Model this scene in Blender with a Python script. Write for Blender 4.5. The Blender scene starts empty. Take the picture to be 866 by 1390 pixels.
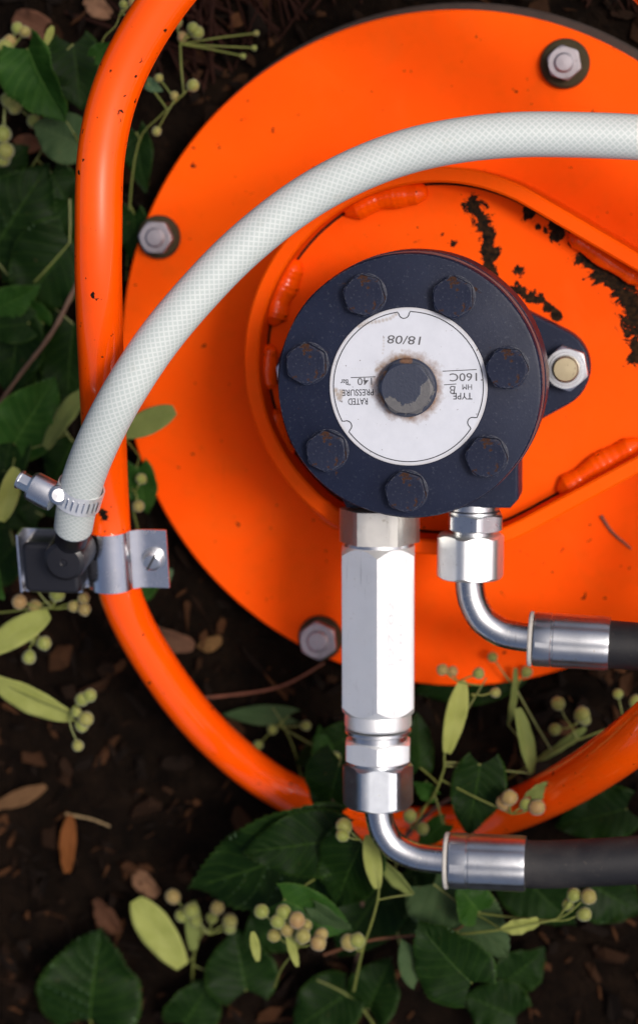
import bpy, math, random
from mathutils import Vector, Matrix, noise as mnoise
R = math.radians
SC = bpy.context.scene
COL = SC.collection
K = 0.0003            # metres per working unit (0.3 mm)

# ---------------------------------------------------------------- camera
F = 3000.0            # focal length and distance to the motor's cover, in working units
PPX, PPY = 433.0, 695.0
ZC = 520.0            # height of the motor's cover above the ground
_n = Vector((481.0, 440.0, -3000.0)).normalized()      # straight down, seen from the camera
_Z = -_n
_X = (Vector((1, 0, 0)) - _Z * _Z.x).normalized()
_Y = _Z.cross(_X)
W2C = Matrix((_X, _Y, _Z)).transposed()                # columns: world axes in camera space
C2W = W2C.transposed()
_rayA = Vector((554 - PPX, PPY - 525, -F))
CAMP = Vector((0, 0, ZC)) - C2W @ _rayA

def P(px, py, z):
    """point of the place, at height z, lying on the sight line measured at (px, py) in the survey of the photograph"""
    d = C2W @ Vector((px - PPX, PPY - py, -F))
    t = (z - CAMP.z) / d.z
    return CAMP + d * t
def S(p):
    """size factor at a point: working units per measured unit"""
    return -(W2C @ (p - CAMP)).z / F

cam = bpy.data.cameras.new('camera')
camo = bpy.data.objects.new('camera', cam)
COL.objects.link(camo)
camo.matrix_world = Matrix.Translation(CAMP * K) @ C2W.to_4x4()
cam.sensor_fit = 'VERTICAL'; cam.sensor_height = 36.0; cam.sensor_width = 36.0
cam.lens = 36.0 * F / 1390.0
cam.clip_start = 0.02; cam.clip_end = 500
cam.dof.use_dof = True
cam.dof.focus_distance = (F - 10) * K
cam.dof.aperture_fstop = 6.3
SC.camera = camo

# ---------------------------------------------------------------- sky, sun, exposure
SUN_EL, SUN_AZ = 60.0, 74.0          # azimuth measured clockwise from +Y
w = bpy.data.worlds.new('World'); SC.world = w; w.use_nodes = True
nt = w.node_tree
sky = nt.nodes.new('ShaderNodeTexSky'); sky.sky_type = 'NISHITA'; sky.sun_disc = False
sky.sun_elevation = R(SUN_EL); sky.sun_rotation = R(SUN_AZ)
sky.air_density = 0.5; sky.dust_density = 6.0; sky.ozone_density = 1.0
bg = nt.nodes['Background']; bg.inputs['Strength'].default_value = 0.105
nt.links.new(sky.outputs[0], bg.inputs['Color'])
sl = bpy.data.lights.new('sun', 'SUN'); sl.energy = 1.4; sl.angle = R(13); sl.color = (1.0, 0.95, 0.88)
so = bpy.data.objects.new('sun', sl); COL.objects.link(so)
_d = Vector((math.sin(R(SUN_AZ)) * math.cos(R(SUN_EL)), math.cos(R(SUN_AZ)) * math.cos(R(SUN_EL)), math.sin(R(SUN_EL))))
so.rotation_euler = _d.to_track_quat('Z', 'Y').to_euler(); so.location = _d * 3
SC.view_settings.view_transform = 'Standard'; SC.view_settings.look = 'None'
SC.view_settings.exposure = 0.44; SC.view_settings.gamma = 1.0; SC.view_settings.use_curve_mapping = False

# ---------------------------------------------------------------- node helpers
class Mat:
    def __init__(s, name, base=(.5, .5, .5), rough=.5, metal=0.0, spec=.5, coat=0.0, coatr=.1):
        s.m = bpy.data.materials.new(name); s.m.use_nodes = True
        s.t = s.m.node_tree; s.b = s.t.nodes['Principled BSDF']
        s.set('Base Color', (*base, 1)); s.set('Roughness', rough); s.set('Metallic', metal)
        s.set('Specular IOR Level', spec); s.set('Coat Weight', coat); s.set('Coat Roughness', coatr)
        s._tc = None
    def set(s, k, v): s.b.inputs[k].default_value = v
    def n(s, ty, **kw):
        o = s.t.nodes.new(ty)
        for k, v in kw.items():
            if k.startswith('_'): setattr(o, k[1:], v)
            else:
                key = int(k[1:]) if k[0] == 'i' and k[1:].isdigit() else k.replace('__', ' ')
                s.put(o.inputs[key], v)
        return o
    def put(s, sock, v):
        if isinstance(v, bpy.types.NodeSocket): s.t.links.new(v, sock)
        else: sock.default_value = v
    def coord(s, which='Object'):
        if s._tc is None: s._tc = s.t.nodes.new('ShaderNodeTexCoord')
        return s._tc.outputs[which]
    def noise(s, scale, detail=4, rough=.55, vec=None, dist=0.0):
        o = s.n('ShaderNodeTexNoise', Vector=vec or s.coord(), Scale=scale, Detail=detail, Roughness=rough, Distortion=dist)
        return o.outputs[0]
    def ramp(s, f, a, b, ca=(0, 0, 0, 1), cb=(1, 1, 1, 1)):
        o = s.t.nodes.new('ShaderNodeValToRGB')
        o.color_ramp.elements[0].position = a; o.color_ramp.elements[0].color = ca
        o.color_ramp.elements[1].position = b; o.color_ramp.elements[1].color = cb
        s.put(o.inputs[0], f); return o.outputs[0]
    def math(s, op, a, b=0.0, c=0.0, clamp=False):
        o = s.t.nodes.new('ShaderNodeMath'); o.operation = op; o.use_clamp = clamp
        s.put(o.inputs[0], a); s.put(o.inputs[1], b); s.put(o.inputs[2], c); return o.outputs[0]
    def mix(s, f, a, b):
        o = s.t.nodes.new('ShaderNodeMix'); o.data_type = 'RGBA'
        s.put(o.inputs[0], f)
        s.put(o.inputs[6], a if isinstance(a, bpy.types.NodeSocket) else (*a[:3], 1))
        s.put(o.inputs[7], b if isinstance(b, bpy.types.NodeSocket) else (*b[:3], 1)); return o.outputs[2]
    def mixf(s, f, a, b):
        o = s.t.nodes.new('ShaderNodeMix'); o.data_type = 'FLOAT'
        s.put(o.inputs[0], f); s.put(o.inputs[2], a); s.put(o.inputs[3], b); return o.outputs[0]
    def bump(s, h, strength=.3, dist=.0003):
        o = s.n('ShaderNodeBump', Height=h, Strength=strength, Distance=dist)
        s.t.links.new(o.outputs[0], s.b.inputs['Normal']); return o
    def near(s, pts, rad):
        """1 close to any of the given world points (working units), 0 away"""
        geo = s.t.nodes.new('ShaderNodeNewGeometry'); acc = None
        for p, r in pts:
            d = s.n('ShaderNodeVectorMath', _operation='DISTANCE', i0=geo.outputs['Position'], i1=tuple(Vector(p) * K)).outputs['Value']
            v = s.math('SUBTRACT', 1.0, s.math('DIVIDE', d, r * rad * K), clamp=True)
            acc = v if acc is None else s.math('MAXIMUM', acc, v)
        return acc
    def base(s, v): s.put(s.b.inputs['Base Color'], v)
    def roughness(s, v): s.put(s.b.inputs['Roughness'], v)

ORANGE = (0.90, 0.092, 0.002)
def orange_paint(name, wear=(), wear_r=1.0, wt=.62, speck=.72, rough=.55, coat=.0, coatr=.14, scratch=0.0):
    M = Mat(name, ORANGE, rough, coat=coat, coatr=coatr, spec=.055)
    big = M.noise(9, 3); fine = M.noise(1500, 3); mid = M.noise(120, 5)
    col = M.mix(M.ramp(big, .35, .7), (0.88, 0.074, 0.0003), (0.95, 0.098, 0.0005))
    dust = M.ramp(mid, .52, .78)
    col = M.mix(M.math('MULTIPLY', dust, .18), col, (0.50, 0.07, 0.003))
    film = M.ramp(M.noise(28, 7, .7, dist=1.2), .50, .72)
    col = M.mix(M.math('MULTIPLY', film, .16), col, (0.60, 0.12, 0.012))
    mp = M.n('ShaderNodeMapping', Vector=M.coord(), Rotation=(0, 0, .6), Scale=(1.0, .06, 1.0)).outputs[0]
    scr = M.ramp(M.noise(420, 4, .6, vec=mp), .66, .74)
    scr = M.math('MULTIPLY', scr, M.ramp(M.noise(35, 3), .48, .62))
    col = M.mix(M.math('MULTIPLY', scr, .45), col, (0.40, 0.033, 0.003))
    sp = M.ramp(M.noise(260, 2, .5), speck, speck + .035)
    mask = sp
    if wear:
        nr = M.near(wear, wear_r)
        cn = M.noise(140, 10, .70, dist=.8)
        v = M.math('ADD', nr, M.math('MULTIPLY', M.math('SUBTRACT', cn, .5), 2.4))
        mask = M.math('MAXIMUM', mask, M.ramp(v, wt, wt + .04))
        edge = M.ramp(v, wt - .14, wt + .02)
        col = M.mix(M.math('MULTIPLY', edge, .5), col, (0.42, 0.05, 0.004))
    rust = M.mix(M.ramp(M.noise(420, 5, .65), .4, .68), (0.006, 0.005, 0.004), (0.040, 0.020, 0.009))
    M.base(M.mix(mask, col, rust))
    M.roughness(M.mixf(mask, M.mixf(dust, rough, rough + .15), .85))
    M.put(M.b.inputs['Coat Weight'], M.mixf(mask, coat, 0.0))
    h = M.math('ADD', M.math('MULTIPLY', mask, -1.0), M.math('MULTIPLY', fine, .06))
    h = M.math('ADD', h, M.math('MULTIPLY', mid, .4))
    M.bump(h, .24, .0003)
    return M.m

def steel(name, base=(.72, .74, .76), rough=.26, dirt=.25, metal=1.0):
    M = Mat(name, base, rough, metal=metal)
    a = M.noise(220, 6, .65); b = M.noise(1400, 3); c = M.noise(60, 5, .6)
    d = M.ramp(c, .45, .75)
    spots = M.ramp(M.noise(420, 4, .6), .64, .72)
    col = M.mix(M.math('MULTIPLY', d, dirt), base, (base[0] * .55, base[1] * .53, base[2] * .5))
    col = M.mix(M.math('MULTIPLY', spots, dirt * 1.3, clamp=True), col, (.22, .18, .13))
    mp = M.n('ShaderNodeMapping', Vector=M.coord(), Rotation=(.3, .2, .9), Scale=(1.0, .05, 1.0)).outputs[0]
    scr = M.math('MULTIPLY', M.ramp(M.noise(900, 3, .6, vec=mp), .62, .70), M.ramp(c, .40, .6))
    col = M.mix(M.math('MULTIPLY', scr, .45), col, (base[0] * .4, base[1] * .4, base[2] * .4))
    M.base(col)
    M.roughness(M.math('ADD', M.mixf(a, rough - .08, rough + .14), M.math('MULTIPLY', spots, .2)))
    h = M.math('ADD', M.math('MULTIPLY', a, .6), M.math('MULTIPLY', b, .3))
    M.bump(h, .12, .0002)
    return M.m

def navy_paint(name, rust_at=(), rust_r=1.0, rustiness=.0, lift=0.0):
    M = Mat(name, (.02, .027, .05), .50, spec=.18)
    a = M.noise(130, 5, .6); b = M.noise(900, 4, .6); g = M.noise(30, 4)
    col = M.mix(M.ramp(g, .3, .7), (.0075, .0105, .026), (.012, .017, .038))
    col = M.mix(M.math('MULTIPLY', M.ramp(b, .60, .74), .45), col, (.075, .085, .11))
    v = M.noise(190, 7, .66)
    if rust_at: v = M.math('ADD', v, M.math('MULTIPLY', M.near(rust_at, rust_r), .25))
    rm = M.ramp(v, .74 - rustiness, .79 - rustiness)
    rc = M.mix(M.noise(800, 3), (.014, .008, .006), (.065, .026, .013))
    bv = M.n('ShaderNodeBevel', Radius=.0009); bv.samples = 4
    ge = M.t.nodes.new('ShaderNodeNewGeometry').outputs['Normal']
    dt = M.n('ShaderNodeVectorMath', _operation='DOT_PRODUCT', i0=bv.outputs[0], i1=ge).outputs['Value']
    ew = M.math('MULTIPLY', M.ramp(dt, .90, .985, (1, 1, 1, 1), (0, 0, 0, 1)), M.ramp(b, .42, .62))
    col = M.mix(M.math('MULTIPLY', ew, .8), col, (.10, .105, .12))
    M.base(M.mix(rm, col, rc))
    M.roughness(M.mixf(rm, M.mixf(a, .34, .55), .85))
    M.bump(M.math('ADD', M.math('MULTIPLY', b, .5), M.math('ADD', a, M.math('MULTIPLY', rm, -.7))), .28, .00035)
    return M.m

def plain(name, base, rough=.6, var=.3, scale=150, bumpk=.15, metal=0, spec=.5):
    M = Mat(name, base, rough, metal=metal, spec=spec)
    n_ = M.noise(scale, 5, .6)
    M.base(M.mix(n_, tuple(c * (1 - var) for c in base), tuple(c * (1 + var) for c in base)))
    if bumpk: M.bump(M.noise(scale * 4, 4), bumpk, .0003)
    return M.m

def leaf_mat(name, c0, c1, vein, rough=.42, transl=.22, tcol=(.12, .28, .03), veins=8.0, vs=.55):
    M = Mat(name, c0, rough, spec=.08)
    uv = M.t.nodes.new('ShaderNodeUVMap').outputs[0]
    sx = M.n('ShaderNodeSeparateXYZ', Vector=uv)
    u = M.math('ABSOLUTE', M.math('MULTIPLY_ADD', sx.outputs[0], 2.0, -1.0)); t = sx.outputs[1]
    oi = M.t.nodes.new('ShaderNodeObjectInfo').outputs['Random']
    ph = M.math('FRACT', M.math('MULTIPLY', M.math('SUBTRACT', t, M.math('MULTIPLY', u, .30)), veins))
    side = M.ramp(M.math('ABSOLUTE', M.math('SUBTRACT', ph, .5)), .02, .075, (1, 1, 1, 1), (0, 0, 0, 1))
    mid = M.ramp(u, .012, .045, (1, 1, 1, 1), (0, 0, 0, 1))
    small = M.n('ShaderNodeTexVoronoi', Vector=M.coord(), Scale=700.0, _feature='DISTANCE_TO_EDGE').outputs[0]
    net = M.ramp(small, .02, .09, (1, 1, 1, 1), (0, 0, 0, 1))
    vm = M.math('MAXIMUM', mid, M.math('MULTIPLY', side, .7))
    vm = M.math('MAXIMUM', vm, M.math('MULTIPLY', net, .22))
    n_ = M.noise(90, 5, .6)
    col = M.mix(M.ramp(n_, .3, .7), c0, c1)
    col = M.mix(M.math('MULTIPLY', oi, .35), col, tuple(x * .6 for x in c0))
    col = M.mix(M.math('MULTIPLY', vm, vs), col, vein)
    col = M.mix(M.math('MULTIPLY', M.ramp(u, .90, 1.0), .45), col, vein)
    yel = M.ramp(M.noise(45, 4, .6), .56, .74)
    col = M.mix(M.math('MULTIPLY', yel, .35), col, tuple((a_ * .5 + b_ * .5) for a_, b_ in zip(c1, vein)))
    blot = M.ramp(M.noise(330, 5, .6), .69, .73)
    col = M.mix(M.math('MULTIPLY', blot, .7), col, (.12, .07, .03))
    M.base(col)
    M.roughness(M.mixf(n_, rough - .08, rough + .12))
    M.bump(M.math('ADD', M.math('MULTIPLY', vm, -.8), M.math('MULTIPLY', n_, .6)), .5, .0005)
    tr = M.n('ShaderNodeBsdfTranslucent', Color=M.mix(M.math('MULTIPLY', vm, .5), tcol, tuple(x * .6 for x in tcol)))
    mx = M.n('ShaderNodeMixShader', i0=transl, i1=M.b.outputs[0], i2=tr.outputs[0])
    out = [x for x in M.t.nodes if x.type == 'OUTPUT_MATERIAL'][0]
    M.t.links.new(mx.outputs[0], out.inputs[0])
    return M.m

# ---------------------------------------------------------------- mesh builder (working units)
def frame(o, ax, ref=(0, 0, 1)):
    a = Vector(ax).normalized(); r = Vector(ref)
    if abs(a.dot(r)) > .98: r = Vector((0, 1, 0))
    x = r.cross(a).normalized(); y = a.cross(x)
    m = Matrix((x, y, a)).transposed().to_4x4(); m.translation = Vector(o); return m
def up(o): return Matrix.Translation(Vector(o))

class MB:
    def __init__(s): s.v = []; s.f = []; s.mi = []; s.uv = {}
    def add(s, vs, fs, M=None, mi=0, uvs=None):
        k = len(s.v)
        s.v += [(M @ Vector(p)) if M is not None else Vector(p) for p in vs]
        for i, f in enumerate(fs):
            if uvs is not None: s.uv[len(s.f)] = [uvs[j] for j in f]
            s.f.append([j + k for j in f]); s.mi.append(mi)
        return s
    def lathe(s, prof, M, n=48, mod=None, mi=0):
        vs = []; fs = []
        for (r, z) in prof:
            for i in range(n):
                a = 2 * math.pi * i / n; q = r * (mod(a, r, z) if mod else 1)
                vs.append((q * math.cos(a), q * math.sin(a), z))
        for j in range(len(prof) - 1):
            for i in range(n):
                i2 = (i + 1) % n
                fs.append([j * n + i, j * n + i2, (j + 1) * n + i2, (j + 1) * n + i])
        if prof[0][0] > 1e-6: fs.append([i for i in range(n)][::-1])
        if prof[-1][0] > 1e-6: fs.append([(len(prof) - 1) * n + i for i in range(n)])
        return s.add(vs, fs, M, mi)
    def ring(s, ro, ri, z0, z1, M, n=64, bev=0.0):
        pr = [(ri, z0), (ro, z0), (ro, z1 - bev), (ro - bev, z1), (ri + bev, z1), (ri, z1 - bev)]
        vs = []; fs = []; m = len(pr)
        for (r, z) in pr:
            for i in range(n):
                a = 2 * math.pi * i / n; vs.append((r * math.cos(a), r * math.sin(a), z))
        for j in range(m):
            for i in range(n):
                i2 = (i + 1) % n; j2 = (j + 1) % m
                fs.append([j * n + i, j * n + i2, j2 * n + i2, j2 * n + i])
        return s.add(vs, fs, M)
    def hexa(s, ap, z0, z1, M, c0=True, c1=True, rot=0.0, per=8, soft=0.03, tan=.55):
        """hexagonal bar of apothem ap with turned (conical) chamfers"""
        n = 6 * per; ch = ap * .985; vs = []; fs = []
        rows = []
        for i in range(n):
            a = 2 * math.pi * i / n
            q = (a + math.pi / 6) % (math.pi / 3) - math.pi / 6
            r = min(ap / math.cos(q), ap * (1.1547 - soft))
            e = (r - ch) * tan
            rows.append((a + rot, r, e))
        def row(fr, fz): return [(fr(r) * math.cos(a), fr(r) * math.sin(a), fz(e)) for a, r, e in rows]
        vs += row(lambda r: ch if c0 else r, lambda e: z0)
        vs += row(lambda r: r, lambda e: z0 + (e if c0 else 0))
        vs += row(lambda r: r, lambda e: z1 - (e if c1 else 0))
        vs += row(lambda r: ch if c1 else r, lambda e: z1)
        for j in range(3):
            for i in range(n):
                i2 = (i + 1) % n; fs.append([j * n + i, j * n + i2, (j + 1) * n + i2, (j + 1) * n + i])
        fs.append(list(range(n))[::-1]); fs.append([3 * n + i for i in range(n)])
        return s.add(vs, fs, M)
    def tube(s, pts, rad, n=20, caps=True, closed=False, mod=None, uvlen=None):
        pts = [Vector(p) for p in pts]; m = len(pts)
        if not hasattr(rad, '__len__'): rad = [rad] * m
        vs = []; uvs = []; L = 0.0; nx = None
        for j in range(m):
            a = pts[(j - 1) % m] if (closed or j > 0) else pts[j]
            b = pts[(j + 1) % m] if (closed or j < m - 1) else pts[j]
            t = (b - a).normalized()
            if nx is None:
                r = Vector((0, 0, 1)) if abs(t.z) < .9 else Vector((1, 0, 0))
                nx = (r - t * r.dot(t)).normalized()
            else: nx = (nx - t * nx.dot(t)).normalized()
            ny = t.cross(nx)
            if j: L += (pts[j] - pts[j - 1]).length
            for i in range(n + 1):
                th = 2 * math.pi * i / n; q = rad[j] * (mod(th, j) if mod else 1)
                if i < n: vs.append(pts[j] + nx * (q * math.cos(th)) + ny * (q * math.sin(th)))
                uvs.append((i / n, L / 100.0))
        fs = []; fuv = []
        for j in range(m if closed else m - 1):
            j2 = (j + 1) % m
            for i in range(n):
                i2 = (i + 1) % n
                fs.append([j * n + i, j * n + i2, j2 * n + i2, j2 * n + i])
                fuv.append([uvs[j * (n + 1) + i], uvs[j * (n + 1) + i + 1], uvs[j2 * (n + 1) + i + 1], uvs[j2 * (n + 1) + i]])
        if caps and not closed:
            fs.append(list(range(n))[::-1]); fuv.append([(0, 0)] * n)
            fs.append([(m - 1) * n + i for i in range(n)]); fuv.append([(0, 0)] * n)
        k = len(s.f); s.add(vs, fs)
        for i, q in enumerate(fuv): s.uv[k + i] = q
        return s
    def prism(s, poly, z0, z1, M=None, bev=0.0):
        """upright prism on an outline given as 2-D points (counter-clockwise), top edge bevelled"""
        n = len(poly); c = Vector((sum(p[0] for p in poly) / n, sum(p[1] for p in poly) / n))
        lay = [(0, z0), (0, z1 - bev)] + ([(bev * .4, z1 - bev * .3), (bev, z1)] if bev else [])
        vs = []
        nr = []
        for i in range(n):
            a = Vector(poly[i - 1][:2]); b = Vector(poly[i][:2]); d = Vector(poly[(i + 1) % n][:2])
            e1 = (b - a).normalized(); e2 = (d - b).normalized()
            m = Vector((-(e1.y + e2.y), e1.x + e2.x))
            m = m.normalized() / max(.35, math.sqrt(max(0.0, (1 + e1.dot(e2)) / 2)))
            nr.append(m)
        for off, z in lay:
            for i in range(n): vs.append((poly[i][0] + nr[i].x * off, poly[i][1] + nr[i].y * off, z))
        fs = []
        for j in range(len(lay) - 1):
            for i in range(n):
                i2 = (i + 1) % n; fs.append([j * n + i, j * n + i2, (j + 1) * n + i2, (j + 1) * n + i])
        fs.append(list(range(n))[::-1]); fs.append([(len(lay) - 1) * n + i for i in range(n)])
        return s.add(vs, fs, M)
    def build(s, name, mats, parent=None, sharp=23, smooth=True, origin=None):
        if not isinstance(mats, (list, tuple)): mats = [mats]
        pl = parent_loc(parent)
        c = origin if origin is not None else sum(s.v, Vector()) / max(1, len(s.v))
        o_ = Vector(c)
        me = bpy.data.meshes.new(name)
        me.from_pydata([(p - o_) * K for p in s.v], [], s.f)
        for m in mats: me.materials.append(m)
        if len(mats) > 1: me.polygons.foreach_set('material_index', s.mi)
        if s.uv:
            ul = me.uv_layers.new(name='UVMap')
            for p in me.polygons:
                q = s.uv.get(p.index)
                if q:
                    for li, c_ in zip(p.loop_indices, q): ul.data[li].uv = c_
        me.update()
        if smooth:
            me.polygons.foreach_set('use_smooth', [True] * len(me.polygons))
            me.set_sharp_from_angle(angle=R(sharp))
        o = bpy.data.objects.new(name, me); COL.objects.link(o)
        if parent is not None: o.parent = parent
        o.location = o_ * K - pl
        return o
def parent_loc(p):
    v = Vector()
    while p is not None: v += p.location; p = p.parent
    return v

def tag(o, label=None, cat=None, group=None, kind=None):
    if label: o['label'] = label
    if cat: o['category'] = cat
    if group: o['group'] = group
    if kind: o['kind'] = kind
    return o
def thing(name, label, cat, loc, group=None):
    o = bpy.data.objects.new(name, None); COL.objects.link(o); o.location = Vector(loc) * K
    o.empty_display_size = .01
    return tag(o, label, cat, group)

def spline(pts, n, closed=False):
    """Catmull-Rom through points, n samples per span"""
    pts = [Vector(p) for p in pts]; m = len(pts); out = []
    for i in range(m if closed else m - 1):
        g = lambda k: pts[k % m] if closed else pts[max(0, min(m - 1, k))]
        p0, p1, p2, p3 = g(i - 1), g(i), g(i + 1), g(i + 2)
        for k in range(n):
            t = k / n
            out.append(.5 * ((2 * p1) + (p2 - p0) * t + (2 * p0 - 5 * p1 + 4 * p2 - p3) * t * t + (3 * p1 - p0 - 3 * p2 + p3) * t ** 3))
    if not closed: out.append(pts[-1])
    return out

def circle_pts(c, r, a0, a1, n):
    return [Vector((c[0] + r * math.cos(a0 + (a1 - a0) * i / n), c[1] + r * math.sin(a0 + (a1 - a0) * i / n))) for i in range(n + 1)]

# ================================================================ GROUND
random.seed(4)
def soil_mat():
    M = Mat('soil', (.03, .02, .014), .95, spec=.06)
    a = M.noise(60, 8, .65); b = M.noise(260, 6, .65)
    col = M.mix(M.ramp(a, .35, .7), (.0032, .0020, .0013), (.012, .0068, .004))
    col = M.mix(M.ramp(b, .6, .8), col, (.022, .011, .0055))
    M.base(col); M.bump(M.math('ADD', a, b), 1.0, .004); return M.m
g = MB(); N = 110; X0, X1, Y0, Y1 = -1500, 1500, -1700, 1300
vs = []; fs = []
for j in range(N + 1):
    for i in range(N + 1):
        x = X0 + (X1 - X0) * i / N; y = Y0 + (Y1 - Y0) * j / N
        e = max(abs(x) / 1500, abs(y + 200) / 1500)
        h = mnoise.fractal(Vector((x, y, 0)) / 90, 1.0, 2.1, 4) * 9 - 12
        vs.append((x, y, h))
for j in range(N):
    for i in range(N): fs.append([j * (N + 1) + i, j * (N + 1) + i + 1, (j + 1) * (N + 1) + i + 1, (j + 1) * (N + 1) + i])
g.add(vs, fs)
B = 60000.0
k = len(g.v)
out = [(-B, -B, -14), (B, -B, -14), (B, B, -14), (-B, B, -14)]
c00, c10, c11, c01 = 0, N, (N + 1) * (N + 1) - 1, N * (N + 1)
g.v += [Vector(p) for p in out]
bot = list(range(0, N + 1)); rgt = [(N + 1) * j + N for j in range(N + 1)]; top = [N * (N + 1) + i for i in range(N, -1, -1)]; lft = [(N + 1) * j for j in range(N, -1, -1)]
for edge, (a, b) in zip((bot, rgt, top, lft), ((0, 1), (1, 2), (2, 3), (3, 0))):
    h = len(edge) // 2
    for q in range(len(edge) - 1):
        g.f.append([k + (a if q < h else b), edge[q + 1], edge[q]][::-1]); g.mi.append(0)
    g.f.append([k + a, k + b, edge[h]]); g.mi.append(0)
ground = tag(g.build('ground', soil_mat(), origin=(0, 0, 0), sharp=180), kind='structure')

# litter: crumbs of bark, leaf scraps and wood, one mass that nobody could count
def litter_mat():
    M = Mat('litter', (.06, .035, .02), .9, spec=.08)
    at = M.t.nodes.new('ShaderNodeAttribute'); at.attribute_name = 'tint'
    n_ = M.noise(300, 5, .6)
    col = M.mix(M.ramp(at.outputs['Fac'], .0, 1.0), (.0038, .0023, .0015), (.085, .034, .013))
    M.base(M.mix(M.math('MULTIPLY', n_, .6), col, (.012, .008, .006)))
    M.bump(n_, .6, .001); return M.m
def chip(mb, p, size, asp, tints, t, wav=.25):
    n = random.randint(5, 8)
    rz = random.uniform(0, 6.28); tx = random.uniform(-.45, .45); ty = random.uniform(-.45, .45)
    n = random.randint(5, 9)
    M = Matrix.Translation(p) @ Matrix.Rotation(rz, 4, 'Z') @ Matrix.Rotation(tx, 4, 'X') @ Matrix.Rotation(ty, 4, 'Y')
    vs = [(0, 0, size * wav * random.uniform(-.5, 1))]
    for i in range(n):
        a = 6.283 * i / n + random.uniform(-.35, .35); r = size * random.uniform(.45, 1.25)
        vs.append((r * math.cos(a), r * math.sin(a) * asp, size * wav * random.uniform(-.6, .6)))
    vs += [(x, y, z - 1.6) for x, y, z in vs]
    fs = []
    m = n + 1
    for i in range(n):
        a, b = 1 + i, 1 + (i + 1) % n
        fs += [[0, a, b], [m, m + b, m + a], [a, m + a, m + b, b]]
    mb.add(vs, fs, M); tints += [t] * len(vs)
lit = MB(); tints = []
for i in range(5200):
    x = random.uniform(-1000, 900); y = random.uniform(-1250, 900)
    if (x - 70) ** 2 + (y - 40) ** 2 < 440 ** 2: continue
    sz = random.choice([5, 7, 9, 12, 14, 18, 24, 34])
    chip(lit, Vector((x, y, random.uniform(-6, 12))), sz, random.choice([.12, .16, .22, .3, .45, .7]), tints, random.random() ** 4.0)
lo = lit.build('leaf_litter', litter_mat(), origin=(0, 0, 0), smooth=False)
at = lo.data.attributes.new('tint', 'FLOAT', 'POINT'); at.data.foreach_set('value', tints)
tag(lo, 'dark brown mulch of bark crumbs and leaf scraps on the ground', 'litter', kind='stuff')

# ================================================================ ORANGE HOUSING
PL = P(612, 482, 80); PR = 459 * S(PL)
hub_c = P(590, 493, 305); HS = S(hub_c)
def track(pts, r, z, n=3):
    out = []
    for a, b in zip(pts, pts[1:]):
        for k in range(n):
            t = k / n; out.append((P(a[0] + (b[0] - a[0]) * t, a[1] + (b[1] - a[1]) * t, z), r * S(P(*a, z))))
    return out
wear_pts = (track([(640, 278), (652, 296), (660, 318), (664, 336), (662, 352)], 23, 241) + track([(664, 360), (668, 385), (690, 400)], 16, 241, 2) + track([(615, 330), (628, 338)], 9, 241, 1)
            + [(P(718, 292, 241), 19), (P(753, 308, 241), 22), (P(755, 322, 241), 17), (P(703, 368, 241), 16), (P(700, 385, 241), 9), (P(600, 318, 241), 7), (P(852, 455, 241), 10)]
            + track([(797, 348), (815, 362), (832, 378), (848, 396), (860, 420), (868, 450), (872, 500)], 36, 241, 2) + track([(700, 392), (730, 408), (765, 438)], 15, 241, 3) + track([(730, 308), (760, 322), (800, 345), (866, 385)], 9, 242, 3))
M_plate = orange_paint('orange_plate_paint', speck=.715)
M_hub = orange_paint('orange_hub_paint', wear=wear_pts, wt=.47, speck=.725)
M_ring = orange_paint('orange_ring_paint', speck=.76)
M_weld = orange_paint('orange_weld_paint', speck=.70, rough=.35, coat=.5)
M_rustrim = plain('rusty_rim', (.035, .022, .016), .85, .6, 160, .5)
hs = thing('drum_housing', 'round orange steel housing plate with welded hub ring, behind the dark motor', 'machine housing', (PL.x, PL.y, 0))
m = MB().lathe([(PR * .97, 0), (PR * 1.0, 2), (PR * 1.006, 30), (PR * 1.006, 56), (PR * 1.0, 62), (PR * .96, 62)], up((PL.x + 8, PL.y + 9, 0)), 128)
m.build('drum_flange', M_rustrim, hs)
m = MB().lathe([(PR - 2, 62.5), (PR, 65), (PR, 77), (PR - 3, 80), (0, 80)], up((PL.x, PL.y, 0)), 160)
m.build('cover_plate', M_plate, hs)
# hub ring outline: circle with a pointed side
def drop(c, r, tipx, rt, n=64):
    """round body at c joined by tangents to a small end of radius rt on the +x side"""
    L = tipx - c.x; al = math.acos((r - rt) / L)
    a = circle_pts((c.x, c.y), r, al, 2 * math.pi - al, n)
    b = circle_pts((c.x + L, c.y), rt, -al, al, 14)
    return a + b
TIPX = hub_c.x + (1110 - 590) * HS - 160 * HS
ro = 264 * HS
tipr = 264 * HS - (TIPX - hub_c.x) * math.sin(R(30))
outer = drop(hub_c, ro, TIPX, tipr)
inner = drop(hub_c, ro - 21 * HS, TIPX, tipr - 21 * HS)
def ring_wall(outer, inner, z0, z1, bev):
    n = len(outer); mb = MB(); vs = []
    for o, i_, z in [(0, 0, z0), (0, 0, z1 - bev), (bev, 0, z1)]: pass
    lay = []
    for p, q in zip(outer, inner):
        d = (Vector(q) - Vector(p)).normalized()
        lay.append([(p.x, p.y, z0), (p.x, p.y, z1 - bev), (p.x + d.x * bev, p.y + d.y * bev, z1), (q.x - d.x * bev, q.y - d.y * bev, z1), (q.x, q.y, z1 - bev), (q.x, q.y, z0)])
    for l in lay: vs += l
    fs = []
    for a in range(n):
        b = (a + 1) % n
        for j in range(6):
            j2 = (j + 1) % 6
            fs.append([a * 6 + j, b * 6 + j, b * 6 + j2, a * 6 + j2])
    return mb.add(vs, fs)
ring_wall(outer, inner, 80.5, 305, 3).build('hub_ring', M_ring, hs)
inn2 = drop(hub_c, ro - 22 * HS, TIPX, tipr - 22 * HS)
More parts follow.
